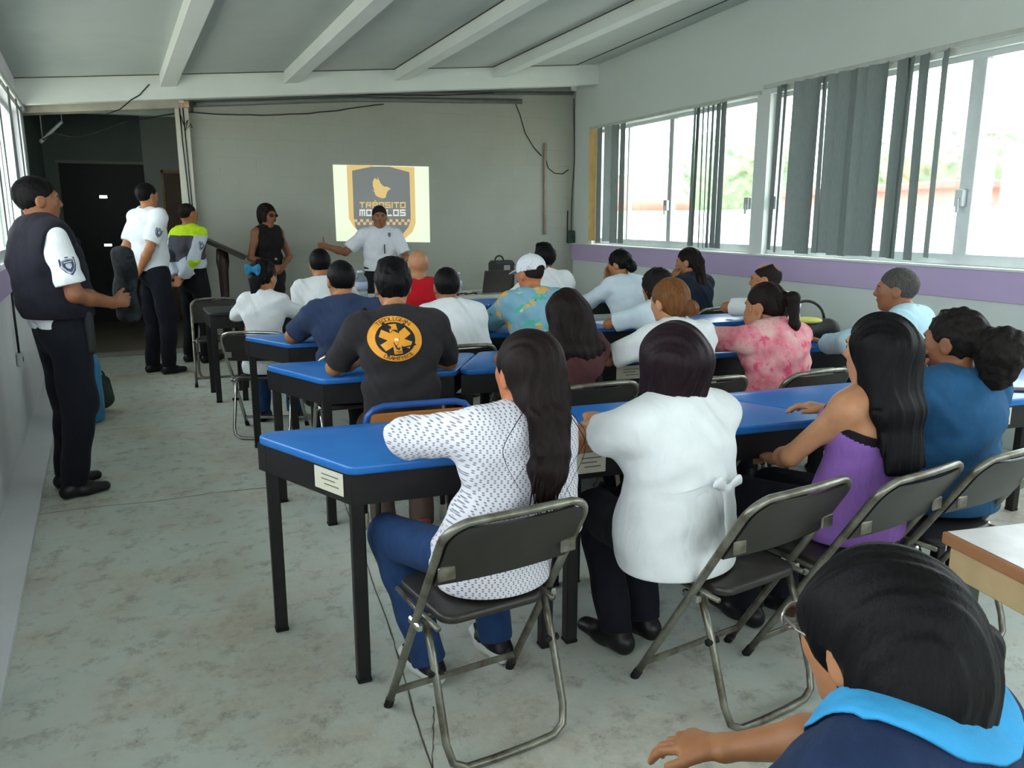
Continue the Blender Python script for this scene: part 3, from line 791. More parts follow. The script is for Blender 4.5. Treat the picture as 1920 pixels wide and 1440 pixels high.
# folding chairs ---------------------------------------------------------------------------------------------
M_TUBE = NT('worn_grey_tube')
M_TUBE.col(M_TUBE.ramp(M_TUBE.noise(14, 6), [(0.35, srgb('5d5547')), (0.52, srgb('7d7b70')), (0.75, srgb('979689'))])).set(Roughness=0.34, Metallic=0.6)
M_TUBE = M_TUBE.m
M_CHROME = plain('chrome_tube', 'b4b4ae', .18, 0.9, .15)
M_VINYL = NT('dark_vinyl')
M_VINYL.col(M_VINYL.ramp(M_VINYL.noise(7, 4), [(0.3, srgb('1f1c1b')), (0.7, srgb('332f2c'))])).set(Roughness=0.38)
M_VINYL = M_VINYL.m
def make_chair(label, tube=M_TUBE, pad=M_VINYL, group='folding chairs'):
    t = thing('folding_chair', label, 'chair', (0, 0, 0), 0, group)
    W, R = .222, .0125
    top, foot = np.array([0, -.235, .80]), np.array([0, .225, .0])
    def P(x, u): q = top+(foot-top)*u; return (x, q[1], q[2])
    # main frame: inverted U, top rail bowed, sides run down to the front feet
    path = [P(-W, 1-.006), P(-W, .75), P(-W, .5), P(-W, .25), P(-W, .09)]
    for k in range(1, 6):
        a = math.pi-math.pi/2*k/6; path.append(P(-W+.065+.065*math.cos(a), .09-.085*math.sin(a)))
    path += [(q[0], q[1]-.012*math.cos(q[0]/.14*1.5), q[2]) for q in (P(-W+.065, .003), P(-.07, -.004), P(0, -.006), P(.07, -.004), P(W-.065, .003))]
    right = [(-x, y, z) for x, y, z in path[:10]][::-1]
    MB().tube(path+right, R, 10).build('front_frame', tube, t)
    # rear U leg
    zt = .425; yt = P(0, .47)[1]-.012; w2 = W-.028
    pr = [(-w2, yt, zt), (-w2, yt-.05, .30), (-w2, -.15, .09)]
    pr += [(-w2+.012, -.168, .035), (-w2+.05, -.175, .0125), (-.06, -.18, .0118), (.06, -.18, .0118), (w2-.05, -.175, .0125), (w2-.012, -.168, .035)]
    pr += [(w2, -.15, .09), (w2, yt-.05, .30), (w2, yt, zt)]
    MB().tube(pr, R*.95, 10).build('rear_frame', tube, t)
    # flat crossbar between the front feet, hinge bar under the seat
    q = P(0, .90); MB().box((-W, q[1]-.006, q[2]-.012), (W, q[1]+.006, q[2]+.012), .004).build('crossbar', tube, t)
    MB().tube([(-W, yt+.03, zt-.005), (W, yt+.03, zt-.005)], .008, 8).build('hinge_bar', tube, t)
    # seat: thin padded board, rounded
    S = rounded([(-.17, -.10), (.17, -.10), (.185, .225), (-.185, .225)], .05, 5)
    MB().prism(S, .425, .455, .013, nb=3).build('seat', pad, t, sharp=40)
    for s in (-1, 1): MB().tube([(s*.188, -.10, .428), (s*.192, .05, .428), (s*.188, .20, .426)], .009, 8).build('seat_rail', tube, t)
    # backrest panel, slightly curved, inside the U
    def back(u, v):
        x = (v-.5)*2*(W-.012); zz = .785-.205*u
        y = top[1]+(.80-zz)*.575-.012-.022*math.cos(x/W*1.4)
        if u < .25: x *= 1-.22*(1-u/.25)**2.2
        return (x, y, zz)
    m = MB().grid(back, 10, 12); n = len(m.v)
    vs = m.v+[(x, y+.014, z) for x, y, z in m.v]; fs = m.f+[tuple(i+n for i in reversed(f)) for f in m.f]
    nu, nv = 10, 12; idx = lambda i, j: i*(nv+1)+j
    for j in range(nv): fs += [(idx(0, j), idx(0, j+1), idx(0, j+1)+n, idx(0, j)+n), (idx(nu, j+1), idx(nu, j), idx(nu, j)+n, idx(nu, j+1)+n)]
    for i in range(nu): fs += [(idx(i+1, 0), idx(i, 0), idx(i, 0)+n, idx(i+1, 0)+n), (idx(i, nv), idx(i+1, nv), idx(i+1, nv)+n, idx(i, nv)+n)]
    MB().add(vs, fs, True).build('backrest', pad, t, sharp=50)
    # pressed brackets holding the backrest, knuckles of the hinge
    for s in (-1, 1):
        c = P(s*(W-.03), .20); m = MB()
        m.box((c[0]-.026, c[1]-.030, c[2]-.030), (c[0]+.026, c[1]-.022, c[2]+.014), .006)
        m.build('bracket', tube, t)
        c = P(s*W, .47); MB().box((c[0]-.010, yt-.025, zt-.018), (c[0]+.010, yt+.045, zt+.006), .005).build('hinge_plate', M_CHROME, t)
        b = MB(); b.tube([(s*(w2-.022), yt-.055, .285), (s*(w2+.02), yt-.055, .285)], .011, 10); b.build('stop_knob', plain('rubber_cap', '141414', .8), t)
    for s in (-1, 1):
        c = P(s*W, .985); MB().tube([P(s*W, .955), P(s*W, .999)], .015, 10).build('foot_cap', plain('rubber_cap', '141414', .8), t)
    return t
CH0 = make_chair('grey folding chair of the woman in the white knit top, its whole frame in view')
CH1 = make_chair('folding chair with shiny chrome frame of the navy-shirted man with a strap', tube=M_CHROME)
_used = set()
CHAIRS = {}
def chair(label, x, y, deg, src=None, tilt=None):
    src = src or CH0
    c = src if src.name not in _used else copy_tree(src); _used.add(src.name)
    c.scale = (1, 1, .955); CHAIRS[label] = c; c['label'] = label; c.location = (x, y, 0); c.rotation_euler = (0, 0, math.radians(deg)); return c
chair('grey folding chair of the woman in the white knit top, its whole frame in view', .775, 2.065, 7)
chair('grey folding chair of the woman in the white tied blouse, turned aside', 1.59, 1.91, 9)
chair('grey folding chair behind the girl in the purple top', 2.035, 1.885, 10)
chair('grey folding chair of the woman in blue denim beside the wooden table', 2.51, 1.925, 8)
chair('dark folding chair of the woman with long wavy brown hair', 1.52, 3.38, 2)
chair('dark folding chair of the auburn-haired woman behind the dark bob', 2.02, 3.30, 4)
chair('dark folding chair beside the woman in the pink tie-dye blouse', 2.62, 3.12, 10)
chair('dark folding chair of the man with the red-trimmed white T-shirt', 1.34, 4.30+.12, 0)
chair('dark folding chair of the curly-haired person in white', 2.46+.15, 4.55, 3)
chair('dark folding chair of the woman in the pale blouse with her hands on her face', 3.5, 5.8, 3)
chair('chrome folding chair of the round-haired man beyond the white cap', 3.0, 6.3, 0, CH1)
chair('dark folding chair with glinting rail of the woman in the dark navy jacket', 3.12, 4.42, 2)
chair('chrome folding chair of the navy-shirted man with a strap', .86, 4.62, 0, CH1)
chair('empty dark folding chair standing beside the dark front table near the lectern', .36, 7.95, 178)
chair('chrome folding chair turned sideways under the girl with the blue hair bow', .50, 6.2, -30, CH1)
chair('dark folding chair of the man in the white cap', 2.0, 4.55, 0)
chair('dark folding chair of the grey-haired man in pale blue', 3.42, 3.05, 20)
chair('dark folding chair of the balding man', 3.02, 4.10-.25, 15)
# blue tube chair with a plywood back
t = thing('plywood_chair', 'blue tube chair with an orange plywood back behind the man in the black emblem T-shirt', 'chair', (1.0, 3.52, 0), math.radians(-4))
M_BT = plain('blue_paint_tube', '2b56a0', .35, .1); M_PLY = plain('orange_plywood', 'b0703a', .5, 0, .15, 4)
b = [(-.24, -.20, .46), (-.24, -.22, .64)]+[(-.24+.08-.08*math.cos(a), -.222, .64+.08*math.sin(a)) for a in (.5, 1.0, 1.57)]
b += [(0, -.228, .722)]+[(-x, y, z) for x, y, z in b[::-1]]
MB().tube(b, .015, 10).build('back_frame', M_BT, t)
MB().box((-.222, -.235, .52), (.222, -.218, .690), .006).build('backrest', M_PLY, t)
MB().prism(rounded([(-.2, -.2), (.2, -.2), (.2, .2), (-.2, .2)], .04), .415, .432, .006).build('seat', M_PLY, t)
for sx in (-1, 1):
    for sy in (-1, 1):
        l = MB().tube([(sx*.19, sy*.185, .414), (sx*.20, sy*.20, .02)], .014, 8).build('leg', M_BLK, t)
        MB().tube([(sx*.20, sy*.20, .085), (sx*.201, sy*.202, 0)], .021, 10).build('foot_cap', plain('white_cap', 'd9d6c8', .6), l)
# orange chair by the wall
t = thing('plastic_chair', 'orange plastic chair behind the girl with the blue hair bow', 'chair', (.78, 7.75, 0), math.radians(175))
M_ORG = plain('orange_plastic', 'c8652a', .4)
m = MB()
def shell(u, v):
    x = (v-.5)*.42*(1-.15*(1-u)**2); s = u*.85
    if s < .42: y = -.20-.06*(1-s/.42); z = .80-s*.82
    else: y = -.20+(s-.42)/.43*.40; z = .455-.01*math.sin((s-.42)/.43*3.14)
    return (x, y, z+.06*(abs(v-.5)*2)**3*(u > .5))
m.grid(shell, 14, 10); n = len(m.v); m2 = MB().add(m.v+[(x, y+.006, z-.008) for x, y, z in m.v], m.f+[tuple(i+n for i in reversed(f)) for f in m.f], True)
m2.build('seat_shell', M_ORG, t)
for sx in (-1, 1):
    for sy in (-1, 1): MB().tube([(sx*.17, sy*.16, .438), (sx*.20, sy*.21, 0)], .012, 8).build('leg', M_BLK, t)

# wooden table with a white sheet, right edge: placed by its far-left corner
WZ = .66
_c = at_z(1766, 996, WZ); _wt = (float(_c[0]), float(_c[1]), 0)
t = thing('wooden_table', 'wooden table with a pale top at the right edge beside the woman with glasses', 'table', _wt, math.radians(-9))
MB().box((0, -.62, WZ-.034), (.95, 0, WZ), .004).build('tabletop', plain('reddish_edge_wood', '9a6a48', .5, 0, .15, 6), t)
MB().box((.015, -.60, WZ-.12), (.93, -.02, WZ-.040), .003).build('apron', plain('light_apron_wood', 'b49b74', .6, 0, .15, 6), t)
MB().box((.020, -.598, WZ-.0405), (.925, -.022, WZ-.0338), 0).build('shadow_gap_strip', plain('dark_strip', '2e2a28', .7), t)
for sx, sy in ((.05, -.06), (.90, -.06), (.05, -.56), (.90, -.56)): MB().box((sx-.022, sy-.022, 0), (sx+.022, sy+.022, WZ-.12), .003).build('leg', plain('green_grey_leg', '4d5a54', .6), t)
ps_ = tag(MB().box((.012, -.608, .0006), (.94, -.010, .0022)).build('paper_sheet', plain('white_sheet', 'd9d5d6', .35), None), 'white paper covering the wooden table at the right edge', 'paper')
ps_.location = (_wt[0], _wt[1], WZ); ps_.rotation_euler = (0, 0, math.radians(-9))

# white front table with laptop, bag, bottles
t = thing('presentation_table', 'white-covered presentation table in front of the projected picture', 'table', (2.55, 8.1, 0), 0)
M_WHT = plain('white_tabletop', 'cfd0c6', .5)
MB().box((-1.15, -.36, .70), (1.15, .36, .735), .006).build('tabletop', M_WHT, t)
MB().box((-1.10, -.31, .30), (1.10, -.29, .70), .004).build('front_panel', plain('pale_panel', 'b5b7a8', .6), t)
for sx in (-1.08, 1.08):
    for sy in (-.30, .30): MB().box((sx-.025, sy-.025, 0), (sx+.025, sy+.025, .70), .004).build('leg', M_BLK, t)
TT = .7352
def on_front(px, py): return at_z(px, py, .735)
l = thing('laptop', 'open dark laptop on the presentation table', 'laptop', (3.14, 8.02, TT), math.radians(188))
MB().box((-.17, -.12, 0), (.17, .12, .018), .005).build('base', plain('laptop_silver', '8f8f8c', .35, .5), l)
T_ = Matrix.Translation((0, .12, .018)) @ Matrix.Rotation(math.radians(-14), 4, 'X')
MB().box((-.17, -.006, 0), (.17, .006, .24), .004, T_).build('lid', plain('laptop_lid', '4a4440', .3, .2), l)
MB().box((-.155, -.0075, .015), (.155, -.0062, .225), 0, T_).build('screen', plain('laptop_screen', '2b2624', .15), l)
bg = thing('bag', 'black equipment bag with handle behind the laptop', 'bag', (3.38, 8.30, TT), math.radians(10))
MB().box((-.14, -.08, 0), (.14, .08, .33), .03).build('body', plain('black_nylon', '232622', .7), bg)
MB().tube(arc((-.03, 0, .325), .055, 0, math.pi, 10), .010, 8).build('handle', plain('black_nylon', '232622', .7), bg)
MB().tube(arc((.14, -.05, .24), .045, -1.5, 1.6, 8), .009, 8).build('strap_ring', plain('grey_ring', '9a9a94', .4), bg)
MB().box((-.02, -.085, .05), (.06, -.078, .28), .003).build('silver_band', plain('silver_band', 'a5a49c', .3, .5), bg)
bx = thing('projector_box', 'dark box beside the equipment bag, behind the man in the white cap', 'box', (3.62, 8.02, TT), math.radians(5))
MB().box((-.13, -.1, 0), (.13, .1, .14), .012).build('case', plain('dark_red_brown', '3c2826', .5), bx)
MB().tube([(.0, -.10, .07), (0, -.118, .07)], .03, 14).build('lens', plain('lens_black', '0c0c0e', .1), bx)
M_BOT = NT('clear_bottle'); M_BOT.col(srgb('d6e2ee')).set(Roughness=0.08); M_BOT.b.inputs['Transmission Weight'].default_value = 0.75; M_BOT.b.inputs['IOR'].default_value = 1.2; M_BOT = M_BOT.m
def bottle(label, x, y, s=1.0, group='water bottles on the presentation table', wide=1.0):
    b = thing('water_bottle', label, 'bottle', (x, y, TT), 0, group); w = wide
    MB().lathe([(.034*w, 0), (.036*w, .012), (.036*w, .06), (.033*w, .075), (.036*w, .09), (.036*w, .155), (.030*w, .185), (.013*w, .212), (.013*w, .222)], 16, Matrix.Scale(s, 4)).build('body', M_BOT, b)
    MB().lathe([(.0145*w, .222), (.0145*w, .238), (.012*w, .24)], 12, Matrix.Scale(s, 4)).build('cap', plain('bottle_cap', 'cfd8e6', .4), b)
    MB().lathe([(.0368*w, .09), (.0368*w, .15)], 16, Matrix.Scale(s, 4)).build('label_band', plain('bottle_label', 'b9c7dd', .5), b)
bottle('left one of two large water bottles in front of the speaker', 1.70, 7.86, 1.18, wide=1.7)
bottle('right one of two large water bottles in front of the speaker', 1.92, 7.90, 1.18, wide=1.7)
bottle('small clear bottle standing alone on the white table right of the red shirt', 2.78, 8.02, .95)
cb = MB()
for k, (x, y) in enumerate(((2.68, 7.84), (2.78, 7.90), (2.86, 7.84))):
    cb.tube([(x+.05*math.cos(a)*(1+.2*k)-.02, y+.03*math.sin(a)-.02, TT+.013+.006*math.sin(3*a)+.004*k) for a in np.linspace(0, 6.0, 14)], .006, 6)
tag(cb.build('cable_heap', M_BLACKW), 'black cables heaped on the white table beside the laptop', 'cable')
tag(MB().tube([(2.62, 7.73, .70), (2.72, 7.71, .66), (2.9, 7.70, .60), (3.05, 7.69, .52), (3.0, 7.7, .36)], .010, 6).build('hanging_cable', M_BLACKW), 'black cable hanging down the front of the white table', 'cable')

# lectern
l = thing('lectern', 'dark wooden lectern with a slanting top beside the hi-vis officer', 'lectern', (.53, 9.46, 0), math.radians(-8))
M_LW = plain('dark_lectern_wood', '33261f', .45, 0, .2, 6)
MB().box((-.27, -.2, -.018), (.27, .2, .018), .006, Matrix.Translation((0, 0, 1.21)) @ Matrix.Rotation(math.radians(26), 4, 'Y')).build('slanted_top', M_LW, l)
MB().lathe([(.055, .05), (.05, .4), (.07, .55), (.045, .62), (.055, .95), (.07, 1.05), (.06, 1.19)], 12).build('post', M_LW, l)
MB().box((-.22, -.2, 0), (.22, .2, .05), .012).build('base', M_LW, l)

# water cooler jug by the left wall
j = thing('water_jug', 'blue plastic water barrel with a white lid behind the vested officer', 'barrel', (-.70, 6.72, 0), 0)
MB().lathe([(.12, 0), (.145, .02), (.15, .2), (.145, .3), (.15, .42), (.13, .50), (.10, .53)], 24).build('body', plain('blue_barrel', '2f86b8', .35), j)
MB().lathe([(.105, .53), (.11, .545), (.10, .60), (.05, .625), (.02, .63)], 20).build('lid', plain('white_bag', 'd7dadc', .5), j)
j = thing('backpack', 'dark green bag standing on the floor behind the blue barrel', 'bag', (-.60, 7.05, 0), .3)
S = Solid(); S.seg((0, 0, .10), (0, 0, .24), .10, .08, .08, .06); S.ell((0, -.07, .12), (.07, .04, .08)); S.cut((0, 0, -1), 0); S.build('body', plain('dark_green_nylon', '2c3a36', .8), j, .012)
MB().tube(arc((0, 0, .29), .04, 0, math.pi, 8), .008, 6).build('handle', M_BLACKW, j)
# ================================================================== people
def rotz(a): c, s = math.cos(a), math.sin(a); return np.array([[c, -s, 0], [s, c, 0], [0, 0, 1.0]])
def rotx(a): c, s = math.cos(a), math.sin(a); return np.array([[1.0, 0, 0], [0, c, -s], [0, s, c]])
def roty(a): c, s = math.cos(a), math.sin(a); return np.array([[c, 0, s], [0, 1.0, 0], [-s, 0, c]])
def unit(v): v = np.asarray(v, float); return v/(np.linalg.norm(v)+1e-9)
def ik(a, w, l1, l2, pole):
    d = w-a; L = np.linalg.norm(d); L2 = min(max(L, abs(l1-l2)+.01), (l1+l2)*.995); d = d/L
    x = (l1*l1-l2*l2+L2*L2)/(2*L2); h = math.sqrt(max(l1*l1-x*x, 0))
    p = np.asarray(pole, float); p = unit(p-d*(p@d))
    return a+d*x+p*h, a+d*L2
SK = {'tan': skin_mat('skin_tan', 'a9744f'), 'brown': skin_mat('skin_brown', '8a5a3e'), 'light': skin_mat('skin_light', 'b98562'), 'dark': skin_mat('skin_dark', '6f4835'), 'ruddy': skin_mat('skin_ruddy', 'b5714c')}
HR = {'black': hair_mat('hair_black', '100f10'), 'brown': hair_mat('hair_brown', '1d1413', .52), 'auburn': hair_mat('hair_auburn', '6b4426', .45, .8), 'grey': hair_mat('hair_grey', '4d4a46', .6, .7),
      'plum': hair_mat('hair_plum', '20151a', .45), 'curly': hair_mat('hair_curly', '1e1a19', .6, .8, True), 'buzz': hair_mat('hair_buzz', '241e1b', .7, .5, True)}
M_EYE = plain('eye_white', '9c9086', .4); M_IRIS = plain('iris', '1d120c', .15); M_LIP = plain('lip', '8a4a3f', .45); M_BROW = plain('brow_hair', '1b1412', .7)
M_NAVYT = cloth('navy_trousers', '14161f'); M_JEANS = cloth('blue_jeans', '26406a', .18, 700); M_BLACKT = cloth('black_trousers', '15161a'); M_SHOE = plain('black_shoe', '131214', .4)
M_WHITE = cloth('white_cotton', 'e3e6e8', .03); M_SOLE = plain('white_sole', 'dcdcd8', .5)
VL = bpy.context.view_layer

def hand(S, w, d, pn, side, curl=.5, k=.006, thumb_up=False, spread=0.0):
    """palm, four unequal bent fingers and a thumb leaving the side of the palm"""
    d = unit(d); pn = unit(pn-d*(np.asarray(pn) @ d)); side = unit(side-d*(np.asarray(side) @ d)-pn*(np.asarray(side) @ pn))
    pe = w+d*.088
    S.seg(w, pe-d*.012, .027, .018, .039, .0135, side, k=.018)
    for i, (o, L) in enumerate(((.030, .068), (.010, .078), (-.010, .073), (-.029, .058))):
        f = unit(d+side*spread*o*8); b = w+d*(.086-.004*abs(i-1))+side*o
        a1 = curl*.9+.05*i; a2 = curl*1.9+.08*i
        d1 = f*math.cos(a1)+pn*math.sin(a1); d2 = f*math.cos(a2)+pn*math.sin(a2); d3 = f*math.cos(a2*1.35)+pn*math.sin(a2*1.35)
        p1 = b+d1*L*.45; p2 = p1+d2*L*.32; p3 = p2+d3*L*.23
        S.seg(b-d*.01, p1, .0088, .0088, .0083, .0083, side, k=.005); S.seg(p1, p2, .0083, .0083, .0078, .0078, side, k=.004); S.seg(p2, p3, .0078, .0078, .007, .007, side, k=.004)
    t0 = w+d*.028+side*.026; td = unit(side*(1.0 if thumb_up else .62)+d*(.15 if thumb_up else .8)+pn*.25)
    t1 = t0+td*.040; td2 = unit(td+(d*.35 if not thumb_up else side*.3)); t2 = t1+td2*.030
    S.seg(t0, t1, .0125, .0125, .0098, .0098, pn, k=.012); S.seg(t1, t2, .0098, .0098, .0082, .0082, pn, k=.004)

def seat_flat(S, d=0.0):
    S.seg((0, -.30, .3905), (0, .245, .3905), 1.2, .050-d, X=(1, 0, 0), k=.006, sub=True)

def head_solid(S, female=False, ears=True):
    S.ell((0, -.012, .022), (.075, .096, .092), .03)
    S.ell((0, .028, -.035), (.060 if female else .063, .066, .080), .035)
    S.seg((0, .015, -.070), (0, .060, -.098), .044 if female else .050, .044, .022 if female else .028, .024, k=.03)
    S.seg((-.030, .080, .020), (.030, .080, .020), .014, .014, k=.02)
    S.seg((0, .088, .008), (0, .106, -.030), .008, .009, .013, .012, k=.012)
    S.seg((-.012, .097, -.034), (.012, .097, -.034), .009, .009, k=.008)
    S.seg((-.017, .086, -.058), (.017, .086, -.058), .009, .008, k=.008); S.seg((-.014, .084, -.070), (.014, .084, -.070), .009, .008, k=.008)
    for s in (-1, 1):
        S.ell((s*.034, .062, -.020), (.020, .022, .022), .02); S.ell((s*.031, .094, .002), (.013, .010, .009), .01, sub=True)
        if ears:
            S.ell((s*.078, -.006, -.012), (.010, .022, .033), .010); S.ell((s*.087, -.002, -.010), (.006, .011, .018), .006, sub=True)

def person(label, yaw, ztop, pose='sit', head_px=None, at=None, lean=.2, hunch=.1, slean=0.0, head=(0, 0, 0), bulk=1.0, belly=0.0, female=False, skin='tan',
           hair='short', hair_col='black', arms=('table', 'table'), shirt=None, pants=None, shoes=M_SHOE, sleeve='short', sleeve_f=.80, hem=None, loose=.014, face=False, h=.0075,
           knees=None, ankles=None, neck_fwd=None, neck_len=.155, collar=None, hair_h=None, hair_fn=None, matfn=None, shirt_name='shirt', disp=None, shoe_fn=None, shrug=0.0, sway=0.0, hands=None, pants_name='trousers', hipw=1.0):
    sit = pose == 'sit'; neck_len = neck_len if sit else min(neck_len, .138); neck_fwd = (.32 if sit else .05) if neck_fwd is None else neck_fwd; yr = math.radians(yaw)
    hy, hp, hr = [math.radians(a) for a in head]
    sl = math.radians(slean)
    def d(t): return roty(sl) @ np.array([0, math.sin(t), math.cos(t)])
    def skel(s):
        H = np.array([0, 0, .532]) if sit else np.array([0, sway, .905*s])
        W = H+d(lean*.7)*.17*s; Cc = W+d(lean)*.19*s; N = Cc+d(lean*1.2+hunch)*.165*s
        HC = N+d(lean*.4+hunch*.6+neck_fwd)*neck_len*min(s, 1.05)
        return H, W, Cc, N, HC
    s = 1.0 if sit else ztop/1.70
    for _ in range(12):
        H, W, Cc, N, HC = skel(s); top = HC[2]+.118
        s *= 1+(ztop-top)/(.62 if sit else 1.6)
    H, W, Cc, N, HC = skel(s)
    Rh = rotz(hy) @ roty(hr) @ rotx(-hp)
    if at is None:
        hw = at_z(head_px[0], head_px[1], ztop)
        rt = hw-rotz(yr) @ np.array([HC[0], HC[1], 0]); at = (rt[0], rt[1])
    P = thing('person', label, 'person', (at[0], at[1], 0), yr)
    print('PERSON', label[:40], 'root', [round(float(a), 2) for a in at], 's', round(s, 2), 'N', N.round(2), 'HC', HC.round(2))
    u3 = d(lean*1.2+hunch); X = np.array([1.0, 0, 0]); bw = bulk
    if female: pw, pd, ww, wdp, cw, cd, uw, ud = .158, .112, .132, .096, .142, .104, .138, .078
    else: pw, pd, ww, wdp, cw, cd, uw, ud = .155, .108, .140, .100, .158, .112, .155, .085
    pw *= bw*hipw; pd *= bw; ww = ww*bw+belly*.6; wdp = wdp*bw+belly; cw *= bw; cd *= bw; uw *= bw; ud *= bw**.5
    SHx = (.150 if female else .168)*bw*max(.94, min(s, 1.08))
    SH = {sg: N-u3*(.062-shrug)+np.array([sg*SHx, 0, 0]) @ roty(sl).T for sg in (-1, 1)}
    ua, fa = .285*min(max(s, .9), 1.1), .245*min(max(s, .9), 1.1)
    A = {}
    for sg, spec in zip((-1, 1), arms):
        curl, pn, hd, side, thumb = .35, np.array([0, 0, -1.0]), None, None, False
        if spec == 'table': w = np.array([sg*.09, HC[1]+.25, TZ+.060]); pole = (sg*.45, -.9, -.35); hd = np.array([-sg*.5, .8, .14])
        elif spec == 'write': w = np.array([sg*.06, HC[1]+.16, TZ+.045]); pole = (sg*1.2, -.2, -.1); hd = np.array([-sg*.7, .7, -.05]); curl = .7
        elif spec == 'wide': w = np.array([sg*.11, HC[1]+.24, TZ+.060]); pole = (sg*.6, -.85, -.32); hd = np.array([-sg*.8, .5, .14])
        elif spec == 'lap': w = np.array([sg*.10, .20, .63]); pole = (sg*.5, -1, -.2); hd = np.array([-sg*.5, .8, -.1])
        elif spec == 'chin':
            w = HC+Rh @ np.array([sg*.055, .075, -.16]); pole = (sg*.25, .75, -1.2); hd = Rh @ np.array([sg*-.05, .0, 1.0]); pn = Rh @ np.array([-sg*.5, -1, 0.0]); curl = .45
        elif spec == 'cheek':
            w = HC+Rh @ np.array([sg*.085, .045, -.13]); pole = (sg*1.3, .6, -.4); hd = Rh @ np.array([-sg*.02, .10, 1.0]); pn = Rh @ np.array([-sg*1, -.25, 0]); curl = .25
        elif spec == 'face':
            w = HC+Rh @ np.array([sg*.05, .13, -.13]); pole = (sg*.3, .9, -1.1); hd = Rh @ np.array([-sg*.15, -.05, 1.0]); pn = Rh @ np.array([-sg*.2, -1, 0]); curl = .35
        elif spec == 'mouth':
            w = HC+Rh @ np.array([sg*.085, .105, -.16]); pole = (sg*1.2, .6, -1.0); hd = Rh @ np.array([-sg*.30, .08, 1.0]); pn = Rh @ np.array([-sg*.8, -.6, 0]); curl = .5
        elif spec == 'down': w = SH[sg]+np.array([sg*.10, .06, -.50*s]); pole = (sg*.4, -1, 0); hd = np.array([0, .12, -1]); pn = np.array([-sg*1., 0, 0])
        elif spec == 'behind': w = np.array([sg*.05, H[1]-.165, H[2]+.02]); pole = (sg*1.0, -.45, -.1); hd = np.array([-sg*.75, -.1, -.65]); pn = np.array([0, -1., 0])
        elif spec == 'clasp': w = np.array([sg*.075, H[1]+.165, H[2]+.10]); pole = (sg*1.0, -.55, -.1); hd = np.array([-sg*.75, .25, -.6]); pn = np.array([-sg*.3, -1., -.1]); curl = .6
        else: w, pole, hd, pn, curl, thumb = [spec.get(q, v) for q, v in (('w', None), ('p', (sg, -.5, -.2)), ('hd', (0, 1, 0)), ('pn', (0, 0, -1)), ('curl', .35), ('thumb', False))]
        E, Wr = ik(SH[sg], np.asarray(w, float), ua, fa, pole)
        if sit and not (spec == 'lap' or (isinstance(spec, dict) and w[2] < TZ)):
            best = None; ax = unit(Wr-SH[sg]); p0 = unit(np.asarray(pole, float)-ax*(np.asarray(pole, float) @ ax)); q0 = np.cross(ax, p0)
            for t_ in np.linspace(-math.pi, math.pi, 49):
                e_, w_ = ik(SH[sg], np.asarray(w, float), ua, fa, p0*math.cos(t_)+q0*math.sin(t_)); co = -math.cos(t_)+22*max(0, TZ+.046-e_[2])+8*max(0, .12-sg*e_[0])+(9*max(0, sg*e_[0]-SHx-.055) if not isinstance(spec, dict) else 0)
                if best is None or co < best[0]: best = (co, e_, w_)
            E, Wr = best[1], best[2]
        pn = np.asarray(pn, float); hd = unit(hd)
        side = np.cross(pn, hd)*sg
        side = -side if not isinstance(spec, dict) or not spec.get('flip') else side
        A[sg] = (E, Wr, hd, pn, side, curl, thumb)
    # legs
    hj = {sg: np.array([sg*.088*bw, H[1], H[2]-.02]) for sg in (-1, 1)}
    if sit:
        kn = knees or ((-.12, .41, .485), (.12, .41, .485)); an = ankles or ((-.12, .36, .085), (.12, .36, .085))
        KN = {-1: np.array(kn[0]), 1: np.array(kn[1])}; AN = {-1: np.array(an[0]), 1: np.array(an[1])}
    else:
        an = ankles or ((-.11, -.02, .085), (.11, .02, .085)); AN = {-1: np.array(an[0]), 1: np.array(an[1])}; KN = {}
        for sg in (-1, 1): KN[sg], _ = ik(hj[sg], AN[sg], .4025*s, .4025*s, (sg*.12, 1, 0))
    def torso(S, e, k=.05, low=0.0):
        up = unit(W-H)
        S.seg(H-up*low, W, pw+e, pd+e, ww+e, wdp+e, X, k=k); S.seg(W, Cc, ww+e, wdp+e, cw+e, cd+e, X, k=k); S.seg(Cc, N-u3*.05, cw+e, cd+e, uw+e, ud+e, X, k=k)
        S.seg(SH[-1]+np.array([.02, 0, 0]), SH[1]-np.array([.02, 0, 0]), .050+e, .052+e, X=u3, k=.05)
        for sg in (-1, 1): S.seg(N-u3*.012, SH[sg]+u3*.005, .046+e*.6, .044+e*.6, .040+e, .042+e, X=(0, 1, 0), k=.04)
        if female:
            for sg in (-1, 1): S.ell(Cc+np.array([sg*.07*bw, cd*.72, .0]), (.062*bw+e, .058*bw+e, .062*bw+e), .05)
    # body: one continuous surface from head to feet
    S = Solid(); torso(S, 0)
    S.seg(N-u3*.03, HC+Rh @ np.array([0, -.015, -.055]), .053 if not female else .046, .055 if not female else .047, .050 if not female else .043, .052 if not female else .045, X, k=.03)
    for sg in (-1, 1):
        E, Wr, hdv, pn, side, curl, th = A[sg]; ab = bw**.6*(.9 if female else 1.0)
        S.seg(SH[sg], E, .050*ab, .050*ab, .038*ab, .038*ab, k=.035); S.seg(E, E+(Wr-E)*.35, .038*ab, .038*ab, .041*ab, .039*ab, k=.02); S.seg(E+(Wr-E)*.35, Wr, .041*ab, .039*ab, .027*ab, .021*ab, X=side, k=.02)
        S.seg(hj[sg], KN[sg], .068*bw**.5, None, .048, None, k=.02); S.seg(KN[sg], AN[sg], .048, None, .030, None, k=.02); S.seg(AN[sg]+np.array([0, -.01, -.04]), AN[sg]+np.array([0, .11, -.055]), .026, .024, .024, .018, k=.01)
    S.M = (Rh, HC); head_solid(S, female); S.M = None
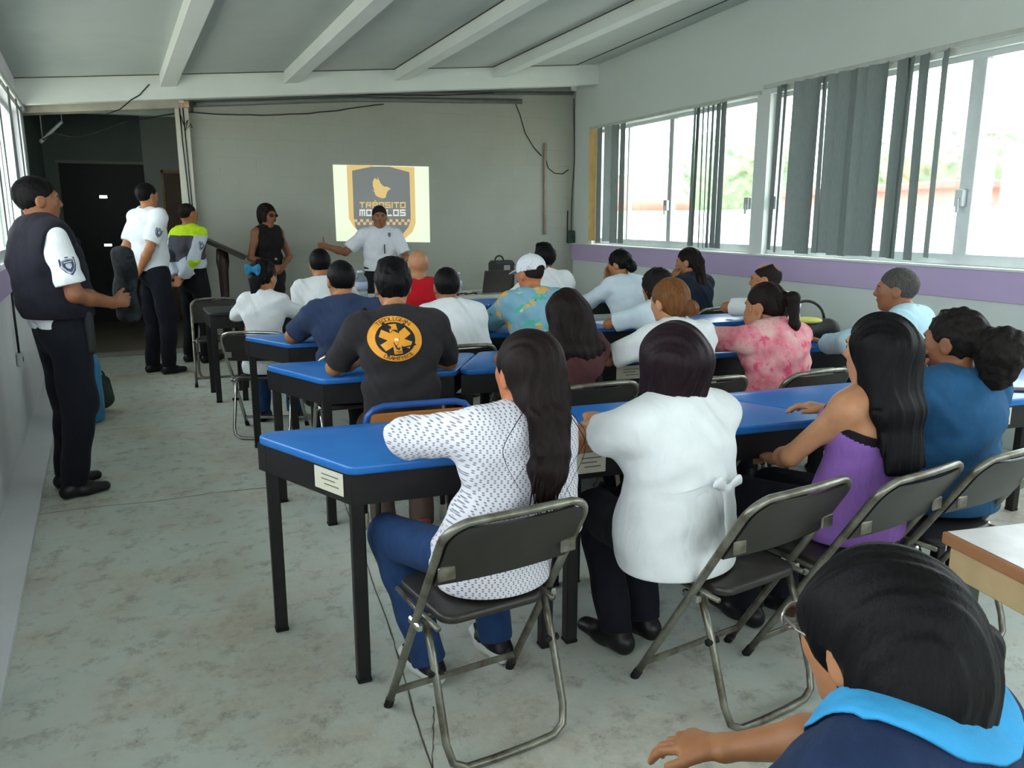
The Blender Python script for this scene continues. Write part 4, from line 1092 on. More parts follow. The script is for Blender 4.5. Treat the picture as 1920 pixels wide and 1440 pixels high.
    for sg in (-1, 1):
        E, Wr, hdv, pn, side, curl, th = A[sg]
        hand(S, Wr, hdv, pn, side, curl, thumb_up=th)
    if sit: seat_flat(S)
    S.build('body', SK[skin], P, h)
    # shirt
    top_o = None
    if shirt is not None:
        S = Solid(); e = loose; torso(S, e, low=.10 if (sit or (hem is not None and hem < .3)) else .05)
        for sg in (-1, 1):
            E, Wr = A[sg][0], A[sg][1]; ab = bw**.6*(.92 if female else 1.0)
            if sleeve == 'short':
                f = sleeve_f; q = SH[sg]+(E-SH[sg])*f; S.seg(SH[sg]-unit(E-SH[sg])*.01, q, .056*ab+e*.8, None, .050*ab+e*1.3, None, k=.04, flat1=True)
            elif sleeve == 'elbow':
                q = E+(Wr-E)*.12; S.seg(SH[sg], E, .055*ab+e*.8, None, .048*ab+e*1.2, None, k=.04); S.seg(E, q, .048*ab+e*1.2, None, .050*ab+e*1.2, None, k=.02, flat1=True)
            elif sleeve == 'long':
                S.seg(SH[sg], E, .055*ab+e*.8, None, .046*ab+e, None, k=.04); S.seg(E, E+(Wr-E)*.95, .046*ab+e, None, .034*ab+e, None, k=.02, flat1=True)
        zb = (.445 if sit else H[2]-.10) if hem is None else max(hem, .445 if sit else 0)
        if not sit and hem is not None and hem < .75:
            S.seg(H, np.array([0, H[1]+.01, hem-.12]), pw+e+.004, pd+e+.01, pw+.0, pd+.02, X, k=.05)
        if sit:
            S.seg(H+np.array([0, -.005, -.06]), H+np.array([0, .02, .05]), pw+e+.002, pd+e+.010, X=X, k=.05)
            for sg in (-1, 1): S.seg(hj[sg]+np.array([0, 0, .0]), hj[sg]+(KN[sg]-hj[sg])*.22, .066*bw**.6+e, None, .064*bw**.6+e, None, k=.05)
            seat_flat(S, .002)
        S.cut((0, 0, -1), -zb, .006)
        nk = Rh @ np.array([0, -.015, -.055]); S.seg(N-u3*.004, N+unit(HC+nk-N)*.12, .057 if not female else .055, .060 if not female else .062, X=X, k=.010, sub=True)
        if sleeve == 'none':
            for sg in (-1, 1): S.ell(SH[sg]+np.array([sg*.055, 0, .01]), (.062, .12, .115), .02, sub=True)
        if disp is not None: S.disp, S.amp = disp, .012
        else:
            ph = len(label)*.7
            def wr(Q, ph=ph):
                x, y, z = Q[..., 0], Q[..., 1], Q[..., 2]
                return .0034*np.sin(34*z+9*x+3.5*np.sin(13*x+ph)+4*y)+.0030*np.sin(21*x-24*z+4*np.sin(9*z+ph))+.0016*np.sin(70*z+40*x+5*np.sin(17*x+ph))
            S.disp, S.amp = (wr if not sit else (lambda Q: wr(Q)*np.clip((Q[..., 2]-.46)/.06, 0, 1))), .009
        top_o = S.build(shirt_name, shirt, P, h*.95, matfn)
    if collar is not None:
        cpts = [N+u3*(.018-.006*math.sin(a))+np.array([.060*math.cos(a), .058*math.sin(a)+.004, .012*(-math.sin(a))]) for a in np.linspace(0, 2*math.pi, 18, endpoint=False)]
        MB().tube(cpts, .013, 8, closed=True, flat=(.008, .020)).build('collar', collar, P)
    if pants is not None:
        S = Solid(); e = .010
        wz = (H+unit(W-H)*(.02 if sit else .08))
        S.seg(H+np.array([0, 0, -.03]), wz, pw+(e if not sit else -.004), pd+e*.6, (pw if not sit else ww)*.97+(e if not sit else .0), pd+(e if not sit else -.006), X, k=.04)
        for sg in (-1, 1):
            ex = 0.0 if sit else .010
            S.seg(hj[sg], KN[sg], .080*bw**.6*hipw+e*.3+ex, None, .056*bw**.5+e+ex, None, k=.04); S.seg(KN[sg], AN[sg]+np.array([0, -.005, -.015]), .060*bw**.5+e+ex, None, .048+e+ex*.6, .052+e+ex*.6, k=.02, flat1=True)
        if sit: seat_flat(S, .001)
        if not sit: S.cut(unit(W-H), unit(W-H) @ (H+unit(W-H)*.125), .004)
        S.disp = lambda Q: .003*np.sin(30*Q[..., 2]+6*np.sin(12*Q[..., 0])+8*Q[..., 1])*(np.clip((np.abs(Q[..., 2]-.44)-.02)/.05, 0, 1) if sit else 1); S.amp = .004
        S.build(pants_name, pants, P, h*1.1)
    if shoes is not None:
        for sg in (-1, 1):
            a = AN[sg]; S = Solid()
            S.seg(a+np.array([0, -.045, -.045]), a+np.array([0, .055, -.045]), .040, .042, .047, .042, X, k=.03); S.seg(a+np.array([0, .05, -.05]), a+np.array([sg*.012, .155, -.055]), .046, .036, .036, .026, X, k=.03)
            S.seg(a+np.array([0, -.015, -.03]), a+np.array([0, -.01, .02]), .040, .045, X=X, k=.02)
            S.cut((0, 0, -1), -(a[2]-.083)); S.cut((0, 0, 1), a[2]+.025)
            S.build('shoe', shoes, P, h*.9, shoe_fn)
    # hair
    if hair:
        S = Solid(); S.M = (Rh, HC); hh = hair_h or h
        HAIR[hair](S, Rh, HC, N)
        ho = S.build('hair', HR[hair_col] if isinstance(hair_col, str) else hair_col, P, hh)
        if hair_fn: hair_fn(P, ho, Rh, HC)
    if face:
        Mh = Matrix([list(Rh[i])+[HC[i]] for i in range(3)]+[[0, 0, 0, 1]])
        for sg in (-1, 1):
            e = MB().lathe([(.001, -.0095), (.006, -.0075), (.0095, 0), (.006, .0075), (.001, .0095)], 10, Mh @ Matrix.Translation((sg*.031, .0815, .001))).build('eye', M_EYE, P)
            MB().lathe([(.0058, 0), (.005, .0012), (.001, .0018)], 10, Mh @ Matrix.Translation((sg*.031, .0903, .001)) @ Matrix.Rotation(-math.pi/2, 4, 'X')).build('iris', M_IRIS, e)
            MB().tube([(sg*.014, .094, .017), (sg*.031, .0945, .022), (sg*.048, .083, .017)], [.003, .0042, .002], 6, M=Mh).build('eyebrow', M_BROW, P)
        MB().tube([(-.020, .090, -.064), (-.008, .0955, -.0625), (0, .0955, -.064), (.008, .0955, -.0625), (.020, .090, -.064)], [.002, .0045, .0045, .0045, .002], 6, M=Mh).build('lips', M_LIP, P)
    P_INFO[P.name] = dict(torso=torso, H=H, W=W, C=Cc, N=N, HC=HC, Rh=Rh, SH=SH, A=A, u3=u3, shirt=top_o, AN=AN, KN=KN, s=s)
    return P
P_INFO = {}

# ---- hair, described in the head's own frame (y forward, z up), long parts hang in the body's frame
def n_fine(a=.0025, f=150):
    return lambda Q: a*np.sin(Q[..., 0]*f+2*np.sin(Q[..., 2]*f*.5))*np.sin(Q[..., 2]*f*.9+np.sin(Q[..., 1]*f*.7))*np.sin(Q[..., 1]*f)
def n_strand(a=.003, fx=95, wave=0.0, fz=22):
    def f(Q):
        x, y, z = Q[..., 0], Q[..., 1], Q[..., 2]
        ph = x+.35*y+.012*np.sin(z*17+y*20)+wave*np.sin(z*fz+x*30)
        return a*np.sin(ph*fx*2)+.6*a*np.sin(ph*fx*4.3+3*np.sin(z*9))+(0 if wave == 0 else wave*.6*np.sin(z*fz+x*26+y*18))
    return f
def cap(S, v=0.0, c=0.0, ears=True, tilt=(.62, -.78)):
    S.ell((0, -.016, .026), (.083+v, .104+v, .098+v), .02)
    n = np.array([0, tilt[0], tilt[1]]); n = n/np.linalg.norm(n); r = .34
    S.ell(n*(r+c), (r, r, r), .008, sub=True)
    if ears:
        for s in (-1, 1): S.ell((s*.088, .004, -.022), (.024, .026, .036), .008, sub=True)
def h_short(S, Rh, HC, N): cap(S, 0, .004); S.disp, S.amp = n_fine(), .003
def h_buzz(S, Rh, HC, N): cap(S, -.006, .0); S.disp, S.amp = n_fine(.0012, 220), .002
def h_thick(S, Rh, HC, N): cap(S, .006, .012); S.ell((0, .03, .105), (.06, .06, .03), .03); S.disp, S.amp = n_fine(.004, 110), .004
def h_balding(S, Rh, HC, N):
    cap(S, -.004, .006); S.ell((0, .045, .125), (.058, .075, .050), .010, sub=True); S.ell((.005, -.080, .090), (.036, .034, .034), .010, sub=True); S.disp, S.amp = n_fine(.0018, 170), .002
def face_open(S, w=.072, z0=-.055, h=.115, y=.115, d=.075):
    S.ell((0, y, z0), (w, d, h), .012, sub=True)
def h_bob(S, Rh, HC, N):
    S.ell((0, -.018, .026), (.092, .112, .102), .02)
    for s in (-1, 1): S.seg((s*.050, -.01, .02), (s*.058, .0, -.105), .047, .070, .036, .062, X=(1, 0, 0), k=.04)
    S.seg((0, -.06, .0), (0, -.066, -.125), .088, .058, .078, .048, k=.05)
    face_open(S, .066, -.06, .135); S.ell((0, .03, -.15), (.05, .09, .1), .02, sub=True)
    S.cut(Rh @ np.array([0, .08, -1.0]) if False else (0, .10, -1), .138, .004)
    S.disp, S.amp = n_strand(.0016, 70), .003
def h_long(S, Rh, HC, N, L=.40, wave=0.0, w=.098, taper=.8):
    S.ell((0, -.016, .026), (.088, .108, .101), .02)
    for s in (-1, 1): S.seg((s*.052, -.02, .02), (s*.066, -.03, -.13), .036, .062, .034, .055, k=.04)
    face_open(S, .066, -.06, .14); S.ell((0, .045, -.16), (.055, .08, .11), .02, sub=True)
    a = HC+Rh @ np.array([0, -.06, .0]); b = np.array([HC[0], min(N[1]-.085, a[1]-.03), N[2]-.06]); S.M = None
    c = np.array([b[0], b[1]-.045, HC[2]-L])
    S.seg(a, b, w-.008, .06, w, .046, k=.05); S.seg(b, c, w, .046, w*taper, .022, k=.04)
    S.disp, S.amp = n_strand(.0018, 60, wave), .004+wave*1.7
def h_wavy(S, Rh, HC, N): h_long(S, Rh, HC, N, .46, .007, .122, .92)
def h_straight(S, Rh, HC, N): h_long(S, Rh, HC, N, .375, 0, .100, .92)
def h_pony_long(S, Rh, HC, N):
    cap(S, .004, .022, True, (.75, -.66)); S.ell((0, -.085, -.045), (.058, .050, .05), .03)
    a = HC+Rh @ np.array([0, -.110, .00]); S.M = None
    m = np.array([a[0]-.008, min(a[1]-.01, N[1]-.115), N[2]+.015]); b = np.array([a[0]-.022, m[1]-.030, N[2]-.08]); c = np.array([b[0]-.020, b[1]-.016, HC[2]-.25]); e = np.array([c[0]-.014, c[1]-.010, HC[2]-.335])
    S.seg(a+np.array([0, .05, .06]), a+np.array([0, .02, -.05]), .055, .05, .068, .05, k=.06); S.seg(a+np.array([0, .02, -.05]), m, .066, .046, .063, .044, k=.03); S.seg(m, b, .063, .044, .060, .040, k=.015); S.seg(b, c, .060, .040, .056, .032, k=.015); S.seg(c, e, .056, .030, .034, .012, k=.02)
    S.disp, S.amp = n_strand(.0022, 62), .005
def h_bun(S, Rh, HC, N):
    cap(S, .003, .022, True, (.72, -.69)); S.ell((0, -.070, -.035), (.062, .046, .050), .03); S.ell((.034, -.122, -.038), (.042, .036, .042), .010); S.disp, S.amp = n_strand(.0018, 90), .003
def h_bun_low(S, Rh, HC, N):
    cap(S, .004, .03, True, (.72, -.69)); S.ell((0, -.112, -.045), (.058, .042, .055), .02); S.disp, S.amp = n_fine(.004, 90), .004
def h_pony_high(S, Rh, HC, N):
    cap(S, .002, .018, True, (.74, -.67)); S.ell((0, -.075, -.030), (.058, .044, .046), .03); p = HC+Rh @ np.array([0, -.118, .035]); S.M = None
    b = p+np.array([0, -.055, .0]); S.seg(p, b, .024, .024, .034, .03, k=.02); S.seg(b, b+np.array([.004, -.018, -.14]), .036, .032, .030, .022, k=.02); S.seg(b+np.array([.004, -.018, -.14]), b+np.array([.008, -.012, -.235]), .030, .022, .012, .010, k=.02)
    S.disp, S.amp = n_strand(.002, 80), .003
def h_pony_child(S, Rh, HC, N):
    cap(S, .004, .018, True, (.72, -.69)); p = HC+Rh @ np.array([0, -.105, -.02]); S.M = None
    S.seg(p, p+np.array([0, -.025, -.14]), .045, .035, .022, .015, k=.03); S.disp, S.amp = n_strand(.002, 80), .003
def h_pony_back(S, Rh, HC, N):
    cap(S, .004, .02, True, (.74, -.67)); p = HC+Rh @ np.array([0, -.10, -.01]); S.M = None
    q = np.array([HC[0]-.0, N[1]-.10, N[2]-.06]); S.seg(p, q, .050, .042, .062, .045, k=.04); S.seg(q, q+np.array([0, -.03, -.20]), .062, .042, .050, .03, k=.03); S.disp, S.amp = n_strand(.003, 70, .003), .008
def h_puff(S, Rh, HC, N):
    cap(S, .003, .02, True, (.74, -.67)); S.ell((.0, -.168, -.025), (.086, .084, .092), .02); S.ell((0, -.155, -.10), (.06, .06, .07), .03)
    S.disp, S.amp = (lambda Q: n_fine(.006, 85)(Q)+n_fine(.0025, 150)(Q)), .012
def h_curly(S, Rh, HC, N):
    S.ell((0, -.02, .03), (.098, .116, .108), .02); S.ell((0, -.06, -.06), (.095, .07, .09), .05)
    face_open(S, .066, -.06, .125); S.disp, S.amp = (lambda Q: n_fine(.007, 80)(Q)+n_fine(.003, 170)(Q)), .011
def h_short_woman(S, Rh, HC, N):
    cap(S, .008, .02, False, (.70, -.71)); S.ell((0, -.055, -.05), (.072, .055, .07), .04)
    for s in (-1, 1): S.seg((s*.068, .02, .02), (s*.070, .03, -.06), .024, .040, .018, .030, k=.03)
    face_open(S, .064, -.05, .11); S.disp, S.amp = n_strand(.0015, 90), .003
def h_front(S, Rh, HC, N):
    """thick black hair drawn back from the temples and clipped low"""
    S.ell((0, -.018, .026), (.085, .108, .100), .02); S.ell((.0, -.058, -.030), (.078, .066, .080), .05)
    for s in (-1, 1): S.seg((s*.056, .045, .035), (s*.062, -.06, -.045), .024, .040, .024, .036, k=.03)
    n = np.array([0, .80, -.60]); S.ell(n*(.34+.040), (.34,)*3, .012, sub=True)
    for s in (-1, 1): S.ell((s*.094, .008, -.030), (.026, .026, .032), .012, sub=True)
    S.seg((0, -.072, -.040), (.0, -.090, -.135), .078, .052, .072, .042, k=.05)
    S.M = None; p = HC+Rh @ np.array([0, -.090, -.135])
    S.seg(p, p+np.array([0, -.06, -.07]), .072, .042, .055, .026, k=.04)
    S.M = (Rh, HC); S.ell((.092, -.075, -.0), (.018, .03, .028), .015)
    S.disp, S.amp = n_strand(.0012, 75), .004
HAIR = dict(short=h_short, buzz=h_buzz, thick=h_thick, balding=h_balding, bob=h_bob, wavy=h_wavy, straight=h_straight, pony_long=h_pony_long, bun=h_bun, bun_low=h_bun_low,
            pony_high=h_pony_high, pony_child=h_pony_child, pony_back=h_pony_back, puff=h_puff, curly=h_curly, short_woman=h_short_woman, front=h_front)

# ---- prints carried on the cloth: outlines laid onto the shirt surface
def project(obj, pts, dirv, off=.0016, start=.6):
    bv = BVHTree.FromPolygons([v.co[:] for v in obj.data.vertices], [p.vertices[:] for p in obj.data.polygons])
    dv = Vector(dirv).normalized(); out = []; last = None
    for p in pts:
        hit = bv.ray_cast(Vector(p)-dv*start, dv, 2*start)
        q = hit[0]-dv*off if hit[0] is not None else Vector(p)
        out.append(tuple(q))
    return out
def decal(name, shirt, parent, polys2d, cen, U, V, dirv, mat, off):
    """polys2d: list of (verts2d, faces)"""
    m = MB()
    for vs, fs in polys2d:
        m.add(project(shirt, [np.array(cen)+np.array(U)*x+np.array(V)*y for x, y in vs], dirv, off), fs)
    return m.build(name, mat, parent)
def ring2d(r0, r1, n=64, ex=1.0, m=4):
    vs = [((r0+(r1-r0)*j/m)*math.cos(2*math.pi*i/n)*ex, (r0+(r1-r0)*j/m)*math.sin(2*math.pi*i/n)) for i in range(n) for j in range(m+1)]
    fs = [(i*(m+1)+j, i*(m+1)+j+1, ((i+1) % n)*(m+1)+j+1, ((i+1) % n)*(m+1)+j) for i in range(n) for j in range(m)]
    return vs, fs
def rect2d(x0, y0, x1, y1, ang=0.0, n=8, m=4, ex=1.0):
    c, s = math.cos(ang), math.sin(ang); vs = []
    for i in range(n+1):
        for j in range(m+1):
            x, y = x0+(x1-x0)*i/n, y0+(y1-y0)*j/m; vs.append(((x*c-y*s)*ex, x*s+y*c))
    return vs, [(i*(m+1)+j, (i+1)*(m+1)+j, (i+1)*(m+1)+j+1, i*(m+1)+j+1) for i in range(n) for j in range(m)]
def poly2d(pts): return list(pts), [tuple(range(len(pts)))]
def text2d(txt, size):
    cu = bpy.data.curves.new('lettering', 'FONT'); cu.body = txt; cu.size = size; cu.align_x = 'CENTER'; cu.align_y = 'CENTER'; cu.resolution_u = 3
    o = bpy.data.objects.new('lettering', cu); COL.objects.link(o); VL.update()
    me = o.evaluated_get(bpy.context.evaluated_depsgraph_get()).to_mesh()
    vs = [(v.co.x, v.co.y) for v in me.vertices]; fs = [tuple(p.vertices) for p in me.polygons]
    bpy.data.objects.remove(o); bpy.data.curves.remove(cu); return vs, fs
def arc_text(txt, r, a_mid, step, size, ex, inward=False):
    out = []
    for i, ch in enumerate(txt):
        if ch == ' ': continue
        a = a_mid+(i-(len(txt)-1)/2)*step*(1 if inward else -1); vs, fs = text2d(ch, size)
        rot = a-math.pi/2 if not inward else a+math.pi/2; c, s = math.cos(rot), math.sin(rot)
        out.append(([((r*math.cos(a)+x*c-y*s)*ex, r*math.sin(a)+x*s+y*c) for x, y in vs], fs))
    return out
SHIELD = [(-.9, .9), (0, 1.05), (.9, .9), (.95, .1), (.6, -.6), (0, -1.05), (-.6, -.6), (-.95, .1)]
def patch(P, sg, size=.034, dirv=None):
    I = P_INFO[P.name]; E = I['A'][sg][0]; a = I['SH'][sg]; c = a+(E-a)*.50; out = np.array([sg, 0, 0.]); ax = unit(a-E); out = unit(out-ax*(out@ax)); U = np.cross(ax, out)
    if dirv is not None:
        out = unit(np.asarray(dirv, float)); out = unit(out-ax*(out@ax)); U = np.cross(ax, out)
    def sh(k): return [poly2d([(x*size*k, y*size*k*1.1) for x, y in SHIELD])]
    cc = c+out*.10
    ob = decal('sleeve_patch', I['shirt'], P, sh(1), cc, U, ax, -out, plain('patch_navy', '3a4160', .7), .0022)
    for k, (mt, q) in enumerate(((plain('patch_grey', '9aa0ad', .7), .8), (plain('patch_navy', '3a4160', .7), .66))):
        decal('patch_field', I['shirt'], ob, sh(q), cc, U, ax, -out, mt, .0030+.0008*k)
    decal('patch_emblem', I['shirt'], ob, [poly2d([(x*size*.38, y*size*.34) for x, y in SHIELD]), rect2d(-size*.5, size*.45, size*.5, size*.58)], cc, U, ax, -out, plain('patch_light', 'b9bfc9', .7), .0046)
    return ob
# ================================================================== the audience and the staff
def body_mat(name, fn):
    a = NT(name); fn(a); a.set(Roughness=.85); a.b.inputs['Specular IOR Level'].default_value = .2
    a.bump(a.noise(11, 3, a.coord((1, 1, .5))), .35, .03); return a.m
def m_knit(a):
    sep = a.n('ShaderNodeSeparateXYZ'); a.l(a.coord((1, 1, 1)), sep.inputs[0])
    row_ = a.math('SINE', a.math('MULTIPLY', sep.outputs[2], 480.0)); half = a.math('MULTIPLY', a.math('SIGN', a.math('SINE', a.math('MULTIPLY', sep.outputs[2], 240.0))), 1.57)
    u = a.math('ADD', a.math('MULTIPLY', sep.outputs[0], 400.0), half)
    dots = a.math('MULTIPLY', a.math('SINE', u), a.math('ABSOLUTE', row_))
    holes = a.ramp(dots, [(0.30, (0, 0, 0)), (0.62, (1, 1, 1))])
    a.col(a.mix(holes, srgb('e2e0e8'), srgb('8d8a9a')))
M_KNIT = body_mat('white_lace_knit', m_knit)
def m_tie(a):
    n = a.noise(9, 4, a.coord(), .6); n2 = a.noise(15, 5, a.coord((1.3, 1, .9)), .65)
    c = a.ramp(n, [(.35, srgb('d9b3ab')), (.5, srgb('dd8f99')), (.66, srgb('c96a74')), (.8, srgb('e3bdb6'))])
    c = a.mix(a.ramp(n2, [(.56, (0, 0, 0)), (.63, (.9, .9, .9))]), c, srgb('d84a72')); a.col(c)
M_TIE = body_mat('pink_tie_dye', m_tie)
def m_haw(a):
    c = a.ramp(a.noise(6, 2), [(.3, srgb('6f9fb4')), (.7, srgb('86b1c2'))])
    c = a.mix(a.ramp(a.noise(10, 4, a.coord((1, 1, .8))), [(.58, (0, 0, 0)), (.62, (1, 1, 1))]), c, srgb('e0a94e'))
    c = a.mix(a.ramp(a.noise(13, 4, a.coord((.9, 1, 1.2))), [(.60, (0, 0, 0)), (.64, (1, 1, 1))]), c, srgb('4fb795'))
    c = a.mix(a.ramp(a.noise(19, 3, a.coord((1.2, 1, .7))), [(.66, (0, 0, 0)), (.69, (1, 1, 1))]), c, srgb('33566a'))
    c = a.mix(a.ramp(a.noise(16, 3, a.coord((.7, 1.4, 1.3))), [(.66, (0, 0, 0)), (.70, (1, 1, 1))]), c, srgb('bfd98a')); a.col(c)
M_HAW = body_mat('floral_blue_cotton', m_haw)
M_DENIM = cloth('blue_denim', '26557d', .14, 600, .5); M_DENIMD = cloth('dark_denim', '1d2d4d', .14, 600)
M_BLKT = cloth('faded_black_cotton', '2a272a', .1); M_NAVYS = cloth('navy_cotton', '2d3a58', .1); M_RED = cloth('red_jersey', 'c01622', .06)
M_PBLUE = cloth('pale_blue_cotton', 'b4d6e2', .06); M_PBLOUSE = cloth('pale_grey_blouse', 'cfdde6', .05); M_NJK = cloth('dark_navy_jacket', '1e2636', .1)
M_VIOL = cloth('violet_jersey', '8d62b0', .08); M_BLKL = cloth('black_lace', '17131a', .1); M_DRESS = cloth('black_dress', '1b1818', .1)
M_SKYC = cloth('sky_blue_collar', '3c9fd8', .06); M_VEST = cloth('dark_tactical_vest', '1a1a24', .12, 500, .5); M_CAMO = None
M_POLO = cloth('white_polo', 'dbe0e4', .03); M_PPOLO = cloth('speaker_polo', 'd3d6dc', .03); M_PANTB = cloth('brown_trousers', '5a4a42', .1); M_BOOT = plain('reddish_boot', '7a3a2c', .6, 0, .2)

# ---- row nearest the camera
def kn_shoe(c): return (c[:, 2] < .052).astype(int)
pw = person('woman with very long black ponytail and white lacy knit top', 8, 1.196, head_px=(985, 622), lean=-.08, hunch=.08, neck_fwd=.12, slean=10, head=(4, -6, 0), female=True, skin='ruddy', hair='pony_long', hair_col='brown',
            arms=({'w': (-.06, .34, .815), 'p': (-1.5, -.2, .25), 'hd': (.6, .7, .1)}, {'w': (.12, .15, .62), 'p': (.3, -1, -.3), 'hd': (-.4, .9, -.1)}), shirt=M_KNIT, pants=M_JEANS, sleeve='elbow', h=.0055, hem=.445, bulk=.92, belly=.012, loose=.017,
            ankles=((-.11, .27, .085), (.15, .27, .085)), knees=((-.19, .39, .485), (.14, .40, .485)), shoes=[M_SHOE, M_SOLE], shoe_fn=kn_shoe, hipw=.98, shirt_name='knit_top', pants_name='jeans')
I = P_INFO[pw.name]
st = MB()
def smooth_path(Q, n=5):
    Q = [Q[0]]+list(Q)+[Q[-1]]; out = []
    for a, b, c, d in zip(Q[:-3], Q[1:-2], Q[2:-1], Q[3:]):
        for k in range(n):
            t = k/n; out.append(.5*(2*b+(c-a)*t+(2*a-5*b+4*c-d)*t*t+(3*b-a-3*c+d)*t**3))
    return out+[Q[-1]]
rnd = random.Random(5)
def strand(p0, pts, r=.0022): st.tube([np.array(p0)+np.array(p) for p in pts], [r, r, r*.9, r*.8, r*.5][:len(pts)], 5)
nb = I['N']
back = nb[1]-.135
for k, (dx, L, sw) in enumerate(((-.105, .20, -.03), (-.085, .17, .05), (-.07, .10, .02), (.085, .24, .05), (.075, .28, -.03), (.095, .16, .04))):
    dx += I['HC'][0]*.6; p0 = np.array([I['HC'][0]+math.copysign(.045, dx), I['HC'][1]-.10, nb[2]+.06]); q = [p0]
    for u in (.25, .5, .75, 1.0): q.append(np.array([dx+sw*math.sin(u*4), back-.012-.02*u, nb[2]+.02-L*u]))
    q = smooth_path(q); st.tube(q, [.0014*(1-.7*i/len(q)) for i in range(len(q))], 5)
for k in range(26):
    x = rnd.uniform(-.045, .045); z1 = I['HC'][2]-rnd.uniform(.33, .41); x0 = I['HC'][0]-.050; q = [np.array([x*.8+x0+.01, back-.040, I['HC'][2]-.20]), np.array([x+x0+rnd.uniform(-.01, .01), back-.048, I['HC'][2]-.28]), np.array([x*1.1+x0-.015+rnd.uniform(-.022, .022), back-.055, z1])]
    st.tube(q, [.004, .003, .001], 5)
st.build('loose_strands', HR['brown'], pw)

pb = person('woman with dark bob and white blouse tied in a bow at the back', 11, 1.205, head_px=(1262, 605), lean=.02, hunch=.14, neck_fwd=.15, head=(-6, -4, 0), female=True, skin='tan', hair='bob', hair_col='plum',
            arms=({'w': (-.06, .36, .83), 'p': (-1.0, -.4, -.6), 'hd': (.6, .7, .12)}, 'wide'), shirt=M_WHITE, pants=M_NAVYT, h=.0055, hem=.443, sleeve_f=.60, bulk=1.12, belly=.022, loose=.018, shirt_name='blouse',
            knees=((.0, .40, .485), (.17, .40, .485)), ankles=((.0, .28, .085), (.15, .30, .085)), hipw=.98)
I = P_INFO[pb.name]
bz = I['W'][2]+.05; m = MB(); ring = []
for k in range(33):
    a = math.pi+math.pi*k/32; ring.append((.30*math.cos(a), .30*math.sin(a), bz+.012*math.sin(3*a)))
pts = project(I['shirt'], [(p[0]*.58, I['W'][1]-.0, p[2]) for p in ring[2:-2]], (0, 1, 0), .003)
sash = MB()
for a, b in zip(pts[:-1], pts[1:]):
    sash.add([(a[0], a[1], a[2]-.014), (b[0], b[1], b[2]-.014), (b[0], b[1]-.002, b[2]+.014), (a[0], a[1]-.002, a[2]+.014)], [(0, 1, 2, 3)], True)
so = sash.build('sash', M_WHITE, pb); kx = .03; kp = project(I['shirt'], [(kx, I['W'][1], bz)], (0, 1, 0), .012)[0]
S = Solid(); S.ell(kp, (.016, .014, .016), .006); S.seg(kp, np.array(kp)+np.array([-.050, -.008, .036]), .008, .006, .022, .008, k=.006); S.seg(kp, np.array(kp)+np.array([.050, -.006, .026]), .008, .006, .022, .008, k=.006)
S.seg(kp, np.array(kp)+np.array([.012, -.012, -.15]), .010, .005, .020, .005, k=.01); S.seg(kp, np.array(kp)+np.array([.035, -.004, -.10]), .010, .005, .017, .005, k=.01); S.build('bow', M_WHITE, pb, .005)

pv = person('girl with long straight black hair and violet strappy top', 4, 1.213, head_px=(1652, 588), lean=-.12, hunch=.08, neck_fwd=.1, head=(12, 0, 0), female=True, skin='light', hair='straight', hair_col='black', knees=((-.19, .40, .485), (.0, .40, .485)), ankles=((-.19, .30, .085), (.0, .30, .085)),
            arms=({'w': (-.10, .30, .64), 'p': (-1, -.9, 0), 'hd': (.4, .9, -.1)}, 'table'), shirt=None, pants=M_NAVYT, h=.0055, bulk=.96, face=True)
I = P_INFO[pv.name]
S = Solid(); up = unit(I['W']-I['H'])
S.seg(I['H']-up*.05, I['H']+up*.06, .200, .146, .176, .125, k=.05); S.seg(I['H'], I['W'], .180, .128, .136, .102, k=.05); S.seg(I['W'], I['C'], .136, .102, .152, .114, k=.05); S.seg(I['C'], I['C']+I['u3']*.05, .152, .114, .150, .105, k=.04)
for sg in (-1, 1): S.ell(I['C']+np.array([sg*.068, .078, .0]), (.074, .070, .074), .05)
tn = unit(I['u3']+np.array([0, .42, 0])*-1); S.cut(tn, tn @ (I['C']+I['u3']*.035)); S.cut((0, 0, -1), -.441); seat_flat(S)
tp = S.build('camisole', [M_VIOL, M_BLKL], pv, .0055, lambda c: ((c @ tn) > tn @ (I['C']+I['u3']*.035)-.024).astype(int))
for sg in (-1, 1):
    body = [o for o in pv.children if o.name.startswith('body')][0]
    pp = project(body, [np.array([sg*x, 0, z]) for x, z in ((.085, I['C'][2]-.01), (.088, I['C'][2]+.03), (.094, I['C'][2]+.06), (.10, I['C'][2]+.09), (.104, I['N'][2]-.045))], (0, 1, 0), .004)
    pp.append((sg*.104, I['SH'][1][1], I['N'][2]+.004)); MB().tube(pp, .0045, 6, flat=(.006, .003)).build('strap', M_BLKL, pv)

pd_ = person('woman with a curly black puff of hair and blue denim shirt, hand at her mouth', 0, 1.190, head_px=(1795, 580), lean=-.02, hunch=.14, neck_fwd=.2, head=(16, 2, 0), female=True, skin='brown', hair='puff', hair_col='curly', knees=((-.03, .39, .485), (.20, .40, .485)), ankles=((-.02, .33, .085), (.2, .34, .085)),
             arms=('mouth', 'table'), shirt=M_DENIM, pants=M_NAVYT, sleeve='elbow', h=.0055, bulk=1.12, face=True, hem=.45, loose=.018, shirt_name='denim_shirt')

